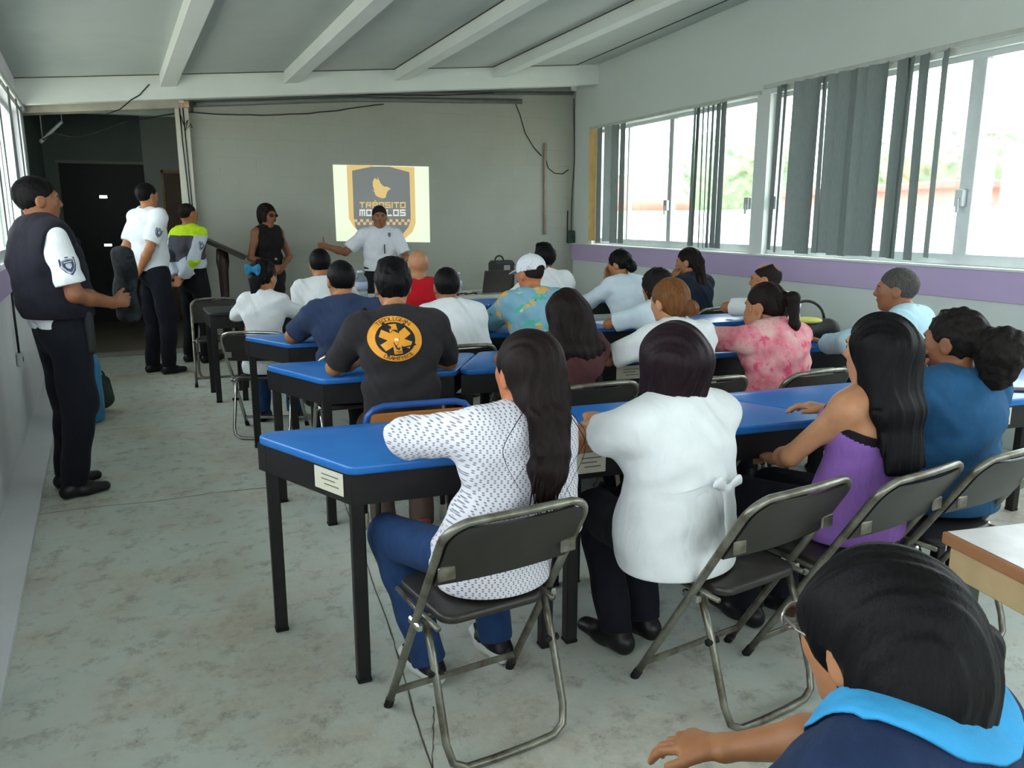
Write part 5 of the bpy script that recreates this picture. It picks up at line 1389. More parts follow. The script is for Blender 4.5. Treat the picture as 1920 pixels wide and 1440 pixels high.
# ---- second table row from the camera
pk = person('man in black T-shirt with a round orange rescue emblem on the back', -6, 1.325, head_px=(735, 488), lean=.12, hunch=.32, head=(-3, 4, 0), skin='tan', hair='thick', hair_col='black', bulk=1.0, belly=.02,
            arms=('table', 'table'), shirt=M_BLKT, pants=M_PANTB, shoes=M_BOOT, h=.0065, loose=.016, ankles=((-.10, -.02, .085), (.08, .0, .085)), knees=((-.11, .38, .48), (.11, .38, .48)), hem=.50)
I = P_INFO[pk.name]
M_EMB = plain('emblem_orange', 'e2982c', .7, 0, .06); M_EMBK = plain('emblem_dark', '2a211c', .8)
c = I['C']+I['u3']*.055; cx = np.array([-.035, c[1], c[2]+.025]); U, V = np.array([1., 0, 0]), np.array([0, 0, 1.]); D = (0, 1, -.0)
emb = decal('back_emblem', I['shirt'], pk, [ring2d(.070, .096, 72, 1.25)], cx, U, V, D, M_EMB, .0022)
star = []
for k in range(3): star += [rect2d(-.016, -.062, .016, .062, k*math.pi/3+.10, 6, 14, 1.15)]
decal('emblem_star', I['shirt'], emb, star, cx, U, V, D, M_EMB, .0022)
decal('emblem_lettering', I['shirt'], emb, arc_text('TECOLLGEAN', .083, math.pi/2+.02, .155, .024, 1.25), cx, U, V, D, M_EMBK, .0036)
decal('emblem_lettering', I['shirt'], emb, arc_text('LRAMTYECE', .083, -math.pi/2+.08, .15, .023, 1.25, True), cx, U, V, D, M_EMBK, .0036)
decal('emblem_number', I['shirt'], emb, [([(x+.006, y-.053) for x, y in v], f) for v, f in [text2d('1988', .015)]], cx, U, V, D, M_EMBK, .0036)
skl = [poly2d([(-.018, .030), (-.008, .040), (.010, .040), (.018, .028), (.015, .004), (.008, -.018), (.0, -.030), (.006, -.036), (.016, -.030), (.012, -.044), (-.002, -.040), (-.012, -.014)]),
       rect2d(-.075, .028, -.035, .040, -.5, 3, 2), rect2d(.035, .028, .075, .036, .5, 3, 2), rect2d(.03, -.040, .085, -.034, .15, 3, 2), rect2d(-.07, -.045, -.04, -.034, .5, 3, 2)]
decal('emblem_figure', I['shirt'], emb, skl, cx, U, V, D, M_EMBK, .0036)
decal('emblem_light', I['shirt'], emb, [rect2d(-.007, -.004, .010, .006)], cx, U, V, D, plain('emblem_pale', 'f0d9b0', .7), .0046)

person('woman with long wavy dark brown hair falling over her whole back', 2, 1.181, head_px=(1060, 541), lean=.06, hunch=.10, female=True, skin='tan', hair='wavy', hair_col='brown', arms=('table', 'table'),
       shirt=cloth('maroon_top', '4a2a2c', .1), pants=M_NAVYT, h=.006, bulk=1.0)
person('woman with auburn hair in a side bun and white shirt, behind the dark bob', 2, 1.216, head_px=(1256, 523), lean=.08, hunch=.18, head=(10, 6, 0), female=True, skin='light', hair='bun', hair_col='auburn', arms=('wide', 'table'), knees=((-.18, .40, .485), (.0, .40, .485)), ankles=((-.18, .30, .085), (.0, .30, .085)),
       shirt=M_WHITE, pants=M_NAVYT, h=.0065, bulk=1.15, collar=M_WHITE)
person('woman in pink tie-dye blouse with high ponytail, hands at her face', 4, 1.178, head_px=(1436, 531), lean=.14, hunch=.22, head=(22, 8, 0), female=True, skin='tan', hair='pony_high', hair_col='brown', arms=('cheek', 'chin'),
       shirt=M_TIE, pants=M_NAVYT, sleeve='elbow', h=.0065, bulk=1.15, loose=.018, face=True, collar=M_WHITE, shirt_name='blouse')
person('grey-haired man in pale blue shirt seated by the lilac band', 22, 1.245, head_px=(1684, 503), lean=.14, hunch=.16, head=(18, 0, 0), skin='brown', hair='short', hair_col='grey', bulk=1.08, face=True,
       arms=({'w': (-.16, .46, .80), 'p': (-1, -.3, -.1), 'hd': (-.15, .9, .25), 'curl': .55}, {'w': (.02, .44, .80), 'p': (1, -.3, -.1), 'hd': (-.5, .8, .25), 'curl': .6}), shirt=M_PBLUE, pants=M_NAVYT, sleeve='long', h=.0065, collar=M_PBLUE)

# ---- third row
pn = person('man in navy T-shirt with a black bag strap across his back', 0, 1.267, head_px=(637, 489), lean=.14, hunch=.18, head=(6, 2, 0), skin='tan', hair='short', hair_col='black', bulk=1.12, arms=('wide', 'wide'), shirt=M_NAVYS, pants=M_BLACKT, h=.0075)
I = P_INFO[pn.name]
pp = project(I['shirt'], [np.array([x, I['C'][1]-.0, z]) for x, z in zip(np.linspace(-.17, .10, 16), np.linspace(I['W'][2]+.02, I['N'][2]-.03, 16))], (0, 1, 0), .004)
MB().tube([np.array(q_)+np.array([0, -.004, 0]) for q_ in pp], .012, 8).build('bag_strap', M_BLKL, pn)
person('man with short black hair and white T-shirt with red neckband', 0, 1.211, head_px=(836, 502), lean=.10, hunch=.18, head=(-4, 2, 0), skin='brown', hair='short', hair_col='black', bulk=1.05, arms=('wide', 'lap'), knees=((-.06, .40, .485), (.14, .40, .485)), ankles=((-.06, .34, .085), (.14, .34, .085)), shirt=M_WHITE, pants=M_NAVYT, h=.0075, collar=M_RED)
pc = person('man in white baseball cap and blue floral shirt', 0, 1.273, head_px=(994, 480), lean=.14, hunch=.18, head=(16, 6, 0), skin='ruddy', hair='buzz', hair_col='buzz', bulk=1.12, belly=.01, arms=('wide', 'lap'), knees=((-.18, .40, .485), (.02, .40, .485)), ankles=((-.18, .30, .085), (.02, .30, .085)), shirt=M_HAW, pants=M_NAVYT, h=.0075, loose=.018)
I = P_INFO[pc.name]; M_CAP = cloth('white_cap_cotton', 'd5d8de', .04)
S = Solid(); S.M = (I['Rh'], I['HC']); S.ell((0, -.014, .040), (.092, .113, .094), .01); S.cut((0, -.10, -1), -.012); S.ell((0, -.125, .018), (.036, .03, .028), .01, sub=True); S.ell((0, -.014, .036), (.086, .107, .088), .004, sub=True)
S.seg((0, .10, .026), (0, .165, .010), .070, .006, .058, .005, X=(1, 0, 0), k=.012); S.ell((0, -.014, .134), (.008, .008, .006), .004)
S.build('cap', M_CAP, pc, .0055)
person('curly-haired person in white, half hidden behind the auburn-haired woman', 0, 1.177, head_px=(1231, 506), lean=.10, hunch=.16, head=(8, 0, 0), female=True, skin='tan', hair='curly', hair_col='curly', arms=('wide', 'table'), knees=((-.18, .40, .485), (-.02, .40, .485)), ankles=((-.18, .34, .085), (-.02, .34, .085)), shirt=M_PBLOUSE, pants=M_NAVYT, h=.0075, bulk=1.02)
person('balding man leaning his cheek on his hand near the right wall', 8, 1.198, head_px=(1437, 494), lean=.16, hunch=.2, head=(34, 0, 0), skin='tan', hair='balding', hair_col='buzz', bulk=1.05, arms=('cheek', 'table'), shirt=M_WHITE, pants=M_NAVYT, h=.0075, face=True)

# ---- front row
pg = person('girl with a blue bow in her tied hair and white T-shirt', -18, 1.232, head_px=(493, 487), lean=.10, hunch=.14, head=(-24, 6, 0), female=True, skin='tan', hair='pony_child', hair_col='black', arms=('table', 'wide'), shirt=M_WHITE, pants=M_JEANS, h=.008, bulk=.80)
I = P_INFO[pg.name]
S = Solid(); S.M = (I['Rh'], I['HC']); S.ell((0, -.125, .045), (.018, .016, .018), .01); M_BOW = cloth('blue_ribbon', '256f92', .2)
for s_ in (-1, 1):
    S.seg((0, -.125, .045), (s_*.050, -.13, .058), .012, .010, .027, .016, X=(0, 0, 1), k=.01); S.seg((0, -.125, .045), (s_*.044, -.125, .018), .010, .008, .020, .012, X=(0, 0, 1), k=.01)
S.build('hair_bow', M_BOW, pg, .006)
person('man in white shirt, dark hair, behind the navy-shirted man', -4, 1.284, head_px=(599, 467), lean=.16, hunch=.2, head=(-6, 6, 0), skin='tan', hair='short', hair_col='black', bulk=1.0, arms=('lap', 'wide'), shirt=M_WHITE, pants=M_BLACKT, h=.008, collar=M_WHITE)
person('bald man in red shirt', 0, 1.272, head_px=(782, 469), lean=.06, hunch=.1, head=(2, 0, 0), skin='light', hair='buzz', hair_col=SK['light'], bulk=1.0, arms=('table', 'table'), shirt=M_RED, pants=M_BLACKT, h=.008)
person('man with round black hair and white shirt beyond the white cap', 0, 1.298, head_px=(1021, 458), lean=.1, hunch=.14, head=(8, 0, 0), skin='dark', hair='thick', hair_col='black', bulk=1.05, arms=('table', 'wide'), shirt=M_WHITE, pants=M_BLACKT, h=.008)
pl = person('woman in pale blouse with both hands on her face, dark low bun', 6, 1.252, head_px=(1162, 469), lean=.2, hunch=.24, head=(26, 14, 0), female=True, skin='tan', hair='bun_low', hair_col='black', arms=('face', 'face'), shirt=M_PBLOUSE, pants=M_BLACKT, sleeve='elbow', h=.008, bulk=1.15, loose=.018, shirt_name='blouse')
I = P_INFO[pl.name]; E, W_ = I['A'][-1][:2]; q = W_+(E-W_)*.16; ax = unit(W_-E); u = unit(np.cross(ax, [0, 1, .2])); w = np.cross(ax, u)
MB().tube([q+(u*math.cos(a)+w*math.sin(a))*.033 for a in np.linspace(0, 6.28, 16, endpoint=False)], .005, 6, closed=True).build('bracelet', plain('white_bracelet', 'dfe3e6', .3), pl)
person('woman in dark navy jacket with long dark ponytail, chin on hand', 8, 1.258, head_px=(1291, 466), lean=.1, hunch=.16, head=(34, 4, 0), female=True, skin='tan', hair='pony_back', hair_col='brown', arms=('mouth', 'table'), shirt=M_NJK, pants=M_BLACKT, sleeve='long', h=.008, bulk=1.08, face=True, collar=M_WHITE, shirt_name='jacket')

# ---- standing
po = person('officer in black protective vest standing by the left wall, holding a dark camouflage bag', -66, 1.735, 'stand', at=(-.60, 4.98), lean=-.13, hunch=.10, sway=.02, head=(-6, -2, 0), skin='brown', hair='short', hair_col='black', bulk=1.16, belly=.02,
            arms=('down', {'w': (.14, .25, 1.06), 'p': (.6, -1, -.3), 'hd': (-.1, .95, .1), 'pn': (-1, .1, 0), 'curl': .75}), shirt=M_WHITE, pants=M_NAVYT, h=.0065, face=True, hem=.94, ankles=((-.10, .0, .085), (.12, -.04, .085)))
patch(po, 1, .042)
I = P_INFO[po.name]; S = Solid()
I['torso'](S, .040, low=-.02)
for sg in (-1, 1): S.ell(I['SH'][sg]+np.array([sg*.075, .0, -.06]), (.075, .075, .12), .02, sub=True)
S.ell(I['N']+np.array([0, .01, .02]), (.078, .080, .06), .02, sub=True)
for k, (x, z) in enumerate(((-.09, .10), (.05, .10), (-.02, .22))): S.seg(np.array([x, I['C'][1]+.165, I['C'][2]-.16+z-.04]), np.array([x, I['C'][1]+.168, I['C'][2]-.16+z+.03]), .045, .022, X=(1, 0, 0), k=.012)
S.cut((0, 0, -1), -(I['H'][2]+.06), .01); S.disp = lambda Q: .003*np.sin(Q[..., 2]*55)*np.sin(Q[..., 0]*20); S.amp = .004
S.build('protective_vest', M_VEST, po, .008)
bl = MB(); cc = I['H']+unit(I['W']-I['H'])*.10
bl.tube([(cc[0]+.185*math.cos(a), cc[1]+.135*math.sin(a), cc[2]) for a in np.linspace(0, 6.283, 24, endpoint=False)], .006, 8, closed=True, flat=(.006, .024)); bl.build('belt', plain('black_webbing', '16171b', .6), po)
S = Solid(); S.seg((.15, .10, cc[2]-.02), (.16, .10, cc[2]-.22), .035, .05, .03, .04, X=(0, 1, 0)); S.build('holster', plain('black_webbing', '16171b', .6), po, .009)
# what he holds: a dark camouflage bag against his chest
aw = P_INFO[po.name]['A'][1][1]; R_ = rotz(math.radians(-66)); wp = R_ @ (aw+np.array([-.17, .14, .04]))+np.array([-.60, 4.98, 0])
cb = thing('camouflage_bag', 'dark camouflage bag held by the vested officer', 'bag', tuple(wp), math.radians(-66))
def m_camo(a):
    a.col(a.ramp(a.noise(13, 3), [(.40, srgb('121417')), (.5, srgb('1f2328')), (.62, srgb('2b3035')), (.63, srgb('181b1e'))]))
M_CAMO = body_mat('dark_camouflage_cloth', m_camo)
S = Solid(); S.seg((0, 0, -.13), (0, .01, .22), .12, .055, .11, .05, X=(1, 0, 0)); S.disp = lambda Q: .006*np.sin(Q[..., 2]*28+Q[..., 0]*20); S.amp = .008; S.build('body', M_CAMO, cb, .009)
S = Solid(); S.seg((0, .052, -.10), (0, .06, .06), .09, .02, X=(1, 0, 0)); S.build('front_pocket', M_CAMO, cb, .009)

pt = person('tall man in white polo shirt with hands behind his back', -58, 1.85, 'stand', at=(-.17, 8.64), lean=-.03, hunch=.10, head=(6, 0, 0), skin='tan', hair='short', hair_col='black', bulk=1.13, belly=.02, arms=('behind', 'behind'), shirt=M_POLO, pants=M_NAVYT, h=.0085, face=True, hem=1.02, collar=M_POLO)
patch(pt, 1, .040)
ph = person('officer in hi-vis yellow, grey and white jacket standing beside the lectern', -52, 1.675, 'stand', at=(.20, 9.16), lean=-.02, hunch=.06, head=(-2, 0, 0), skin='tan', hair='buzz', hair_col='buzz', bulk=1.05, arms=('behind', 'behind'), pants=M_BLACKT, h=.0085, face=True, hem=.90, sleeve='long',
            shirt=[cloth('jacket_white', 'ccd3de', .04), cloth('hi_vis_yellow', 'c4e81c', .05), cloth('jacket_grey', '4c4d55', .08)], shirt_name='jacket', collar=cloth('hi_vis_yellow', 'c4e81c', .05),
            matfn=lambda c: np.where((c[:, 2] > 1.345+.10*np.abs(c[:, 0])*0) & (np.abs(c[:, 0]) < .30) & (c[:, 2] > 1.33), 1, np.where((np.abs(c[:, 0]) < .185) & (c[:, 2] > 1.10+.03*np.sin(c[:, 0]*18)), 2, np.where((np.abs(c[:, 0]) > .19) & (c[:, 2] < 1.10) & (c[:, 2] > .98), 1, 0))))
patch(ph, 1, .040)
pw_ = person('woman in sleeveless black dress and dark glasses standing against the back wall', -152, 1.675, 'stand', at=(1.02, 9.44), lean=.0, hunch=.04, head=(8, 4, 0), female=True, skin='brown', hair='short_woman', hair_col='brown', arms=('clasp', 'clasp'), shirt=M_DRESS, sleeve='none', hem=.62, h=.0085, face=True, bulk=1.0, shirt_name='dress', pants=None)
def glasses(P, dark=True, mat=None, up=0.0):
    I = P_INFO[P.name]; Mh = Matrix([list(I['Rh'][i])+[I['HC'][i]] for i in range(3)]+[[0, 0, 0, 1]]); m = MB()
    for s in (-1, 1):
        m.tube([(s*.032+.024*math.cos(a), .112-.25*abs(s*.032+.024*math.cos(a))**2*20*.2, .000+.018*math.sin(a)+up) for a in np.linspace(0, 6.283, 16, endpoint=False)], .0022, 6, closed=True)
        m.tube([(s*.056, .106, .006+up), (s*.080, .06, .008+up), (s*.084, -.01, .004+up), (s*.082, -.03, -.014+up)], .0022, 6)
    m.tube([(-.009, .114, .004+up), (0, .117, .007+up), (.009, .114, .004+up)], .0022, 6)
    for i in range(len(m.v)): m.v[i] = tuple(Mh @ Vector(m.v[i]))
    g = m.build('glasses', mat or M_BLKW, P)
    for s in (-1, 1):
        vs = [(s*.032+.0235*math.cos(a), .1115, .0175*math.sin(a)+up) for a in np.linspace(0, 6.283, 16, endpoint=False)]; n = len(vs); vs += [(x, y+.0012, z) for x, y, z in vs]
        l = MB().add([tuple(Mh @ Vector(p)) for p in vs], [tuple(range(n)), tuple(range(2*n-1, n-1, -1))]+[(i, i+n, (i+1) % n+n, (i+1) % n) for i in range(n)])
        l.build('lens', plain('dark_lens', '1a1512', .15) if dark else M_GLASS, g)
    return g
M_BLKW = plain('spectacle_frame', '1a1614', .3)
glasses(pw_)
I = P_INFO[pw_.name]
bc = I['W']; bk = MB(); bk.tube([(bc[0]+.148*math.cos(a), bc[1]+.112*math.sin(a), bc[2]) for a in np.linspace(0, 6.283, 28, endpoint=False)], .004, 6, closed=True, flat=(.004, .018)); bo = bk.build('belt', M_BLKL, pw_)
MB().box((-.03, bc[1]+.108, bc[2]-.02), (.03, bc[1]+.118, bc[2]+.02), .004).build('buckle', plain('silver_buckle', 'b9b9b4', .3, .6), bo)

ps = person('speaker in white polo shirt holding one arm out with thumb up before the projected picture', 178, 1.655, 'stand', at=(2.15, 8.86), lean=.04, hunch=.06, head=(-8, 0, 0), skin='brown', hair='short', hair_col='buzz', bulk=1.06, belly=.015,
            arms=({'w': (-.10, .25, 1.02), 'p': (-1, -.4, -.4), 'hd': (.95, .2, .05), 'pn': (0, -1, -.2), 'curl': .5}, {'w': (.60, .10, 1.225), 'p': (.2, -.3, -1), 'hd': (.95, .15, .08), 'pn': (-.1, 1, 0), 'curl': 1.3, 'thumb': True}), shirt=M_PPOLO, pants=M_BLACKT, h=.0085, face=True, hem=.95, collar=cloth('pale_pink_collar', 'd9b8ba', .04))
I = P_INFO[ps.name]
decal('chest_badge', I['shirt'], ps, [poly2d([(x*.018, y*.026) for x, y in SHIELD])], np.array([-.085, I['C'][1], I['C'][2]+.10]), np.array([1., 0, 0]), np.array([0, 0, 1.]), (0, -1, 0), plain('badge_dark', '5a6466', .7), .003)
MB().tube([(-.02, I['C'][1]+.150, I['C'][2]-.10), (-.02, I['C'][1]+.152, I['C'][2]-.0)], .006, 6).build('pen', plain('dark_pen', '2d3a40', .4), ps)
b_ = MB(); cc = I['H']+np.array([0, 0, .10]); b_.tube([(cc[0]+.178*math.cos(a), cc[1]+.128*math.sin(a), cc[2]) for a in np.linspace(0, 6.283, 24, endpoint=False)], .006, 8, closed=True, flat=(.006, .018)); b_.build('belt', plain('black_webbing', '16171b', .6), ps)

# ---- foreground
pf = person('woman with black hair and glasses seen from above, dark denim jacket with sky blue collar', 20, 1.11, head_px=(1664, 1034), lean=.08, hunch=.18, head=(-14, 6, 0), neck_fwd=.42, neck_len=.135, slean=9, female=True, skin='tan', hair='front', hair_col='black', bulk=1.10, face=True,
            arms=({'w': (-.25, .34, .49), 'p': (-1, -.6, -.6), 'hd': (.0, .95, -.3)}, {'w': (.22, .40, .60), 'p': (1, -.6, 0), 'hd': (-.2, .9, -.2)}), shirt=M_DENIMD, pants=M_NAVYT, sleeve='short', h=.005, hair_h=.0035, shirt_name='denim_jacket', loose=.02)
glasses(pf, False, plain('silver_frame', '9a968f', .25, .7), 0.0)
I = P_INFO[pf.name]; N_ = I['N']
ca = np.linspace(0, 2*math.pi, 56, endpoint=False); cr = np.linspace(.066, .128, 8); cpts = []
for a_ in ca:
    for r_ in cr:
        pointed = 1+.22*max(0, math.cos(2*(a_-math.radians(40))))*(r_ > .10) if math.sin(a_) > 0 else 1
        cpts.append(np.array([N_[0]+r_*1.12*math.cos(a_)*pointed, N_[1]+r_*.92*math.sin(a_), N_[2]]))
cpts = project(I['shirt'], cpts, (0, 0, -1), .007, .35)
cpts = [(x, y, max(z, N_[2]-.13)+(.022 if k % 8 == 0 else .008 if k % 8 == 1 else 0)) for k, (x, y, z) in enumerate(cpts)]
nc = len(cpts); cf = [(i*8+j, i*8+j+1, ((i+1) % 56)*8+j+1, ((i+1) % 56)*8+j) for i in range(56) for j in range(7)]
cv = cpts+[(x, y, z+.005) for x, y, z in cpts]; cf = [tuple(reversed(f)) for f in cf]+[tuple(i+nc for i in f) for f in cf]
for e_ in (0, 7): cf += [(i*8+e_, ((i+1) % 56)*8+e_, ((i+1) % 56)*8+e_+nc, i*8+e_+nc) for i in range(56)]
MB().add(cv, cf, True).build('collar', M_SKYC, pf)
S = Solid(); S.M = (I['Rh'], I['HC']); S.seg((-.060, -.075, -.040), (-.015, -.112, -.060), .008, .006, .008, .006, X=(0, 0, 1)); S.build('hair_clip', plain('hair_clip', '4a4442', .25), pf, .003)

# ---- chairs stand where their sitters sit
def sits(P, key, fwd=-.035, side=0.0, turn=0.0):
    c = [v for k, v in CHAIRS.items() if key in k][0]; r = P.rotation_euler.z; o = rotz(r) @ np.array([side, fwd, 0])
    c.location = (P.location.x+o[0], P.location.y+o[1], 0); c.rotation_euler = (0, 0, r+math.radians(turn))
def who(key): return [o for o in bpy.data.objects if o.get('label') and o.get('category') == 'person' and key in o['label']][0]
for pk_, ck in (('wavy dark brown', 'long wavy brown hair'), ('auburn hair', 'auburn-haired woman behind'), ('red neckband', 'red-trimmed'), ('navy T-shirt', 'navy-shirted'), ('baseball cap', 'white cap'),
                ('grey-haired', 'grey-haired'), ('balding', 'balding'), ('curly-haired person', 'curly-haired person'), ('pale blouse', 'pale blouse'), ('dark navy jacket', 'glinting rail'), ('round black hair', 'round-haired')): sits(who(pk_), ck, side={'red-trimmed': -.03, 'white cap': .07}.get(ck, 0))
sits(who('pink tie-dye'), 'pink tie-dye'); bpy.data.objects['plywood_chair'].location = (who('black T-shirt').location.x+.03, who('black T-shirt').location.y-.01, 0)
sits(who('blue bow'), 'blue hair bow', -.03, 0, -4)
# ================================================================== projected picture, fittings, small things
def emit(name, hexc, st):
    a = NT(name); a.b.inputs['Base Color'].default_value = (.3, .3, .3, 1); a.b.inputs['Emission Color'].default_value = srgb(hexc); a.b.inputs['Emission Strength'].default_value = st; return a.m
EY = BY-.004
pj = thing('projected_picture', 'bright projected picture of a yellow and grey traffic shield on the back wall', 'projection', (2.46, EY, 1.22), 0)
def flat(name, pts, mat, parent, dy): 
    n = len(pts); vs = [(x, -dy, z) for x, z in pts]+[(x, -dy+.0012, z) for x, z in pts]
    return MB().add(vs, [tuple(range(n)), tuple(range(2*n-1, n-1, -1))]+[(i, i+n, (i+1) % n+n, (i+1) % n) for i in range(n)]).build(name, mat, parent)
LP = emit('light_pale', 'e6f2cf', .62); LYE = emit('light_yellow', 'e4bc48', .5); LG = emit('light_grey', '5f6364', .18); LW = emit('light_white', 'e2e4d8', .55)
def px(x, y): p = at_y(580+x/6, 280+y/6, EY); return (p[0]-2.46, p[2]-1.22)
def flipz(l): return [px(x, y) for x, y in l]
scr = flat('light_field', flipz([(305, 1032), (1358, 1046), (1342, 194), (262, 172)]), LP, pj, .002)
flat('shield_border', flipz([(545, 915), (500, 870), (445, 780), (418, 178), (705, 178), (720, 190), (890, 190), (905, 190), (1180, 200), (1196, 830), (1160, 930), (1080, 1000), (1020, 1038), (800, 1042), (640, 1020)]), LYE, pj, .004)
flat('shield_field', flipz([(560, 930), (520, 880), (500, 780), (480, 240), (700, 195), (895, 195), (1125, 258), (1140, 800), (1110, 880), (1050, 950), (990, 1000), (800, 1030), (650, 1010)]), LG, pj, .006)
flat('bird', flipz([(735, 470), (700, 445), (745, 500), (730, 500), (760, 530), (820, 552), (855, 545), (870, 490), (885, 462), (918, 442), (870, 420), (838, 420), (800, 385), (765, 300), (770, 345), (735, 325), (712, 360), (712, 410)][::-1]), LYE, pj, .008)
GL = {'T': ['11111', '00100', '00100', '00100', '00100'], 'R': ['11111', '10001', '11111', '10010', '10001'], 'Á': ['11111', '10001', '11111', '10001', '10001'], 'N': ['11111', '10001', '10001', '10001', '10001'], 'S': ['11111', '10000', '11111', '00001', '11111'],
      'I': ['1', '1', '1', '1', '1'], 'O': ['11111', '10001', '10001', '10001', '11111'], 'M': ['11111', '10101', '10101', '10101', '10101'], 'E': ['11111', '10000', '11110', '10000', '11111'], 'L': ['10000', '10000', '10000', '10000', '11111']}
def pixel_text(name, txt, x0, x1, y0, y1, mat):
    m = MB(); cols = sum(len(GL[c][0]) for c in txt)+len(txt)*1-1; dx = (x1-x0)/cols; dyy = (y1-y0)/5; cx = x0
    def q(xa, ya, xb, yb):
        P = flipz([(xa, yb), (xb, yb), (xb, ya), (xa, ya)]); n = len(m.v)
        m.add([(x, -.009, z) for x, z in P], [(0, 1, 2, 3)])
    for c in txt:
        g = GL[c]
        for r, row_ in enumerate(g):
            for k, b in enumerate(row_):
                if b == '1': q(cx+k*dx, y0+r*dyy, cx+(k+1)*dx+.5, y0+(r+1)*dyy-(2 if r in (1, 3) else 0)+.5)
        if c == 'Á': q(cx+2*dx, y0-22, cx+3.4*dx, y0-8)
        cx += (len(g[0])+1)*dx
    return m.build(name, mat, pj)
pixel_text('lettering', 'TRÁNSITO', 562, 1080, 594, 660, LYE); pixel_text('lettering', 'MORELOS', 562, 1080, 676, 750, LW)
ck = MB()
for r in range(2):
    for k in range(19):
        if (k+r) % 2 == 0:
            x0 = 505+k*33; P = flipz([(x0, 818+r*33), (x0+33, 818+r*33), (x0+33, 786+r*33), (x0, 786+r*33)]); ck.add([(x, -.009, z) for x, z in P], [(0, 1, 2, 3)])
ck.build('checker_band', emit('light_orange', 'dcae5a', .5), pj)

# pipes and cables along the top of the back wall
tag(MB().tube([(0.34, BY-.05, 2.745), (2.2, BY-.05, 2.90), (4.30, BY-.05, 2.985)], .030, 10).build('grey_conduit', M_GREYC), 'grey conduit pipe running along the top of the back wall', 'pipe')
tag(MB().tube([(0.34, BY-.03, 2.83), (2.6, BY-.03, 2.99), (5.05, BY-.03, 3.13)], .022, 8).build('thin_conduit', M_GREYC), 'thin conduit under the end beam along the back wall', 'pipe')
def sag(p, q, n=16, s=.05, w=0.0, seed=0):
    r = random.Random(seed); return [tuple(np.array(p)+(np.array(q)-np.array(p))*k/n+np.array([0, 0, -s*math.sin(math.pi*k/n)+w*r.uniform(-1, 1)])) for k in range(n+1)]
cab = [('black cable sagging under the conduit on the back wall', sag((.30, BY-.04, 2.66), (2.5, BY-.05, 2.86), 20, .07, .006)), ('thin black cable above the conduit on the back wall', sag((2.0, BY-.10, 2.955), (3.9, BY-.10, 3.06), 12, .03, .004)),
       ('black cable dropping from the conduit end beside the right corner', [tuple(at_y(x, y, BY-.012)) for x, y in ((965, 190), (975, 215), (985, 250), (1000, 275), (1015, 292))]),
       ('cable looping on the back wall left of the right corner', [tuple(at_y(x, y, BY-.012)) for x, y in ((1020, 280), (1024, 300), (1028, 315), (1040, 325), (1055, 326), (1066, 318))]),
       ('cable running down the back wall in the right corner', [tuple(at_y(x, y, BY-.012)) for x, y in ((1076, 185), (1077, 300), (1072, 300+80), (1071, 440))]),
       ('black cable running down the pillar beside the passage', [(.22, 9.825, 2.70), (.225, 9.823, 2.3), (.25, 9.823, 1.6), (.262, 9.823, .9)]),
       ('second thin cable on the pillar beside the passage', [(.255, 9.824, 2.70), (.262, 9.824, 2.2), (.275, 9.824, 1.5), (.28, 9.824, 1.0)]),
       ('loose twisted cable hanging beside the pillar top', [tuple(at_y(x, y, 9.80)) for x, y in ((338, 215), (345, 235), (352, 225), (348, 245), (358, 232), (360, 240))]),
       ('pair of black wires hanging from the end beam over the passage', [tuple(at_y(x, y, 9.27)) for x, y in ((280, 158), (262, 178), (245, 188), (225, 205), (200, 214))]),
       ('slack wire across the dark passage opening', [tuple(at_y(x, y, 9.9)) for x, y in ((80, 262), (100, 250), (140, 258), (180, 250), (230, 230), (330, 212))])]
for lab, pts in cab: tag(MB().tube(pts, .006, 6).build('cable', M_BLACKW), lab, 'cable', None)
jb = thing('junction_box', 'white and rust junction box with a black stub at the pillar top', 'box', (.27, 9.80, 2.70), 0)
MB().box((-.06, -.03, .0), (.05, .025, .07), .005).build('box_body', plain('rusty_white', 'b59a7c', .7, 0, .3, 30), jb); MB().box((.06, -.02, -.05), (.09, .01, .06), .005).build('stub', M_BLACKW, jb)
MB().box((-.055, -.034, .045), (.0, -.03, .068), .002).build('white_cover', plain('white_cover', 'dad8d0', .5), jb)
sb = thing('breaker_box', 'small dark green switch box above the lilac band in the right corner', 'box', (5.04, BY-.05, 1.19), 0)
MB().box((-.045, -.03, 0), (.045, .048, .17), .008).build('housing', plain('dark_green_box', '2b4038', .5), sb); MB().box((-.015, -.038, .07), (.015, -.03, .11), .003).build('switch', M_BLACKW, sb)
tag(MB().tube([(5.0, BY-.02, 1.36), (5.0, BY-.02, 1.62)], .008, 6).build('cable_stub', M_BLACKW), 'short cable rising from the dark green switch box', 'cable')
pc_ = tag(MB().tube([tuple(at_y(1022, 268, BY-.03)), tuple(at_y(1022, 440, BY-.03))], .016, 8).build('pinkish_conduit', plain('pinkish_pipe', 'a3907f', .6)), 'pinkish conduit running down the back wall near the right corner', 'pipe')
ol = thing('wall_socket', 'small socket box on the left wall below the officer', 'socket', (left_x(6.35)+.004, 6.35, .52), math.radians(4))
MB().box((0, -.05, 0), (.035, .05, .09), .006).build('housing', plain('socket_grey', 'b7b7ba', .5), ol); MB().box((.035, -.02, .03), (.038, .02, .06)).build('outlet', M_BLACKW, ol)
tag(MB().tube([(left_x(6.35)+.02, 6.35, .60), (left_x(6.35)+.018, 6.36, .85), (left_x(6.35)+.018, 6.37, 1.03)], .008, 6).build('cable', M_BLACKW), 'cable rising from the socket on the left wall', 'cable')
lt_ = thing('tube_lamp', 'slanting white tube fitting in the passage top', 'lamp', tuple(at_y(92, 235, 10.6)), 0)
p0, p1 = at_y(80, 262, 10.6), at_y(116, 228, 10.6); o_ = at_y(92, 235, 10.6)
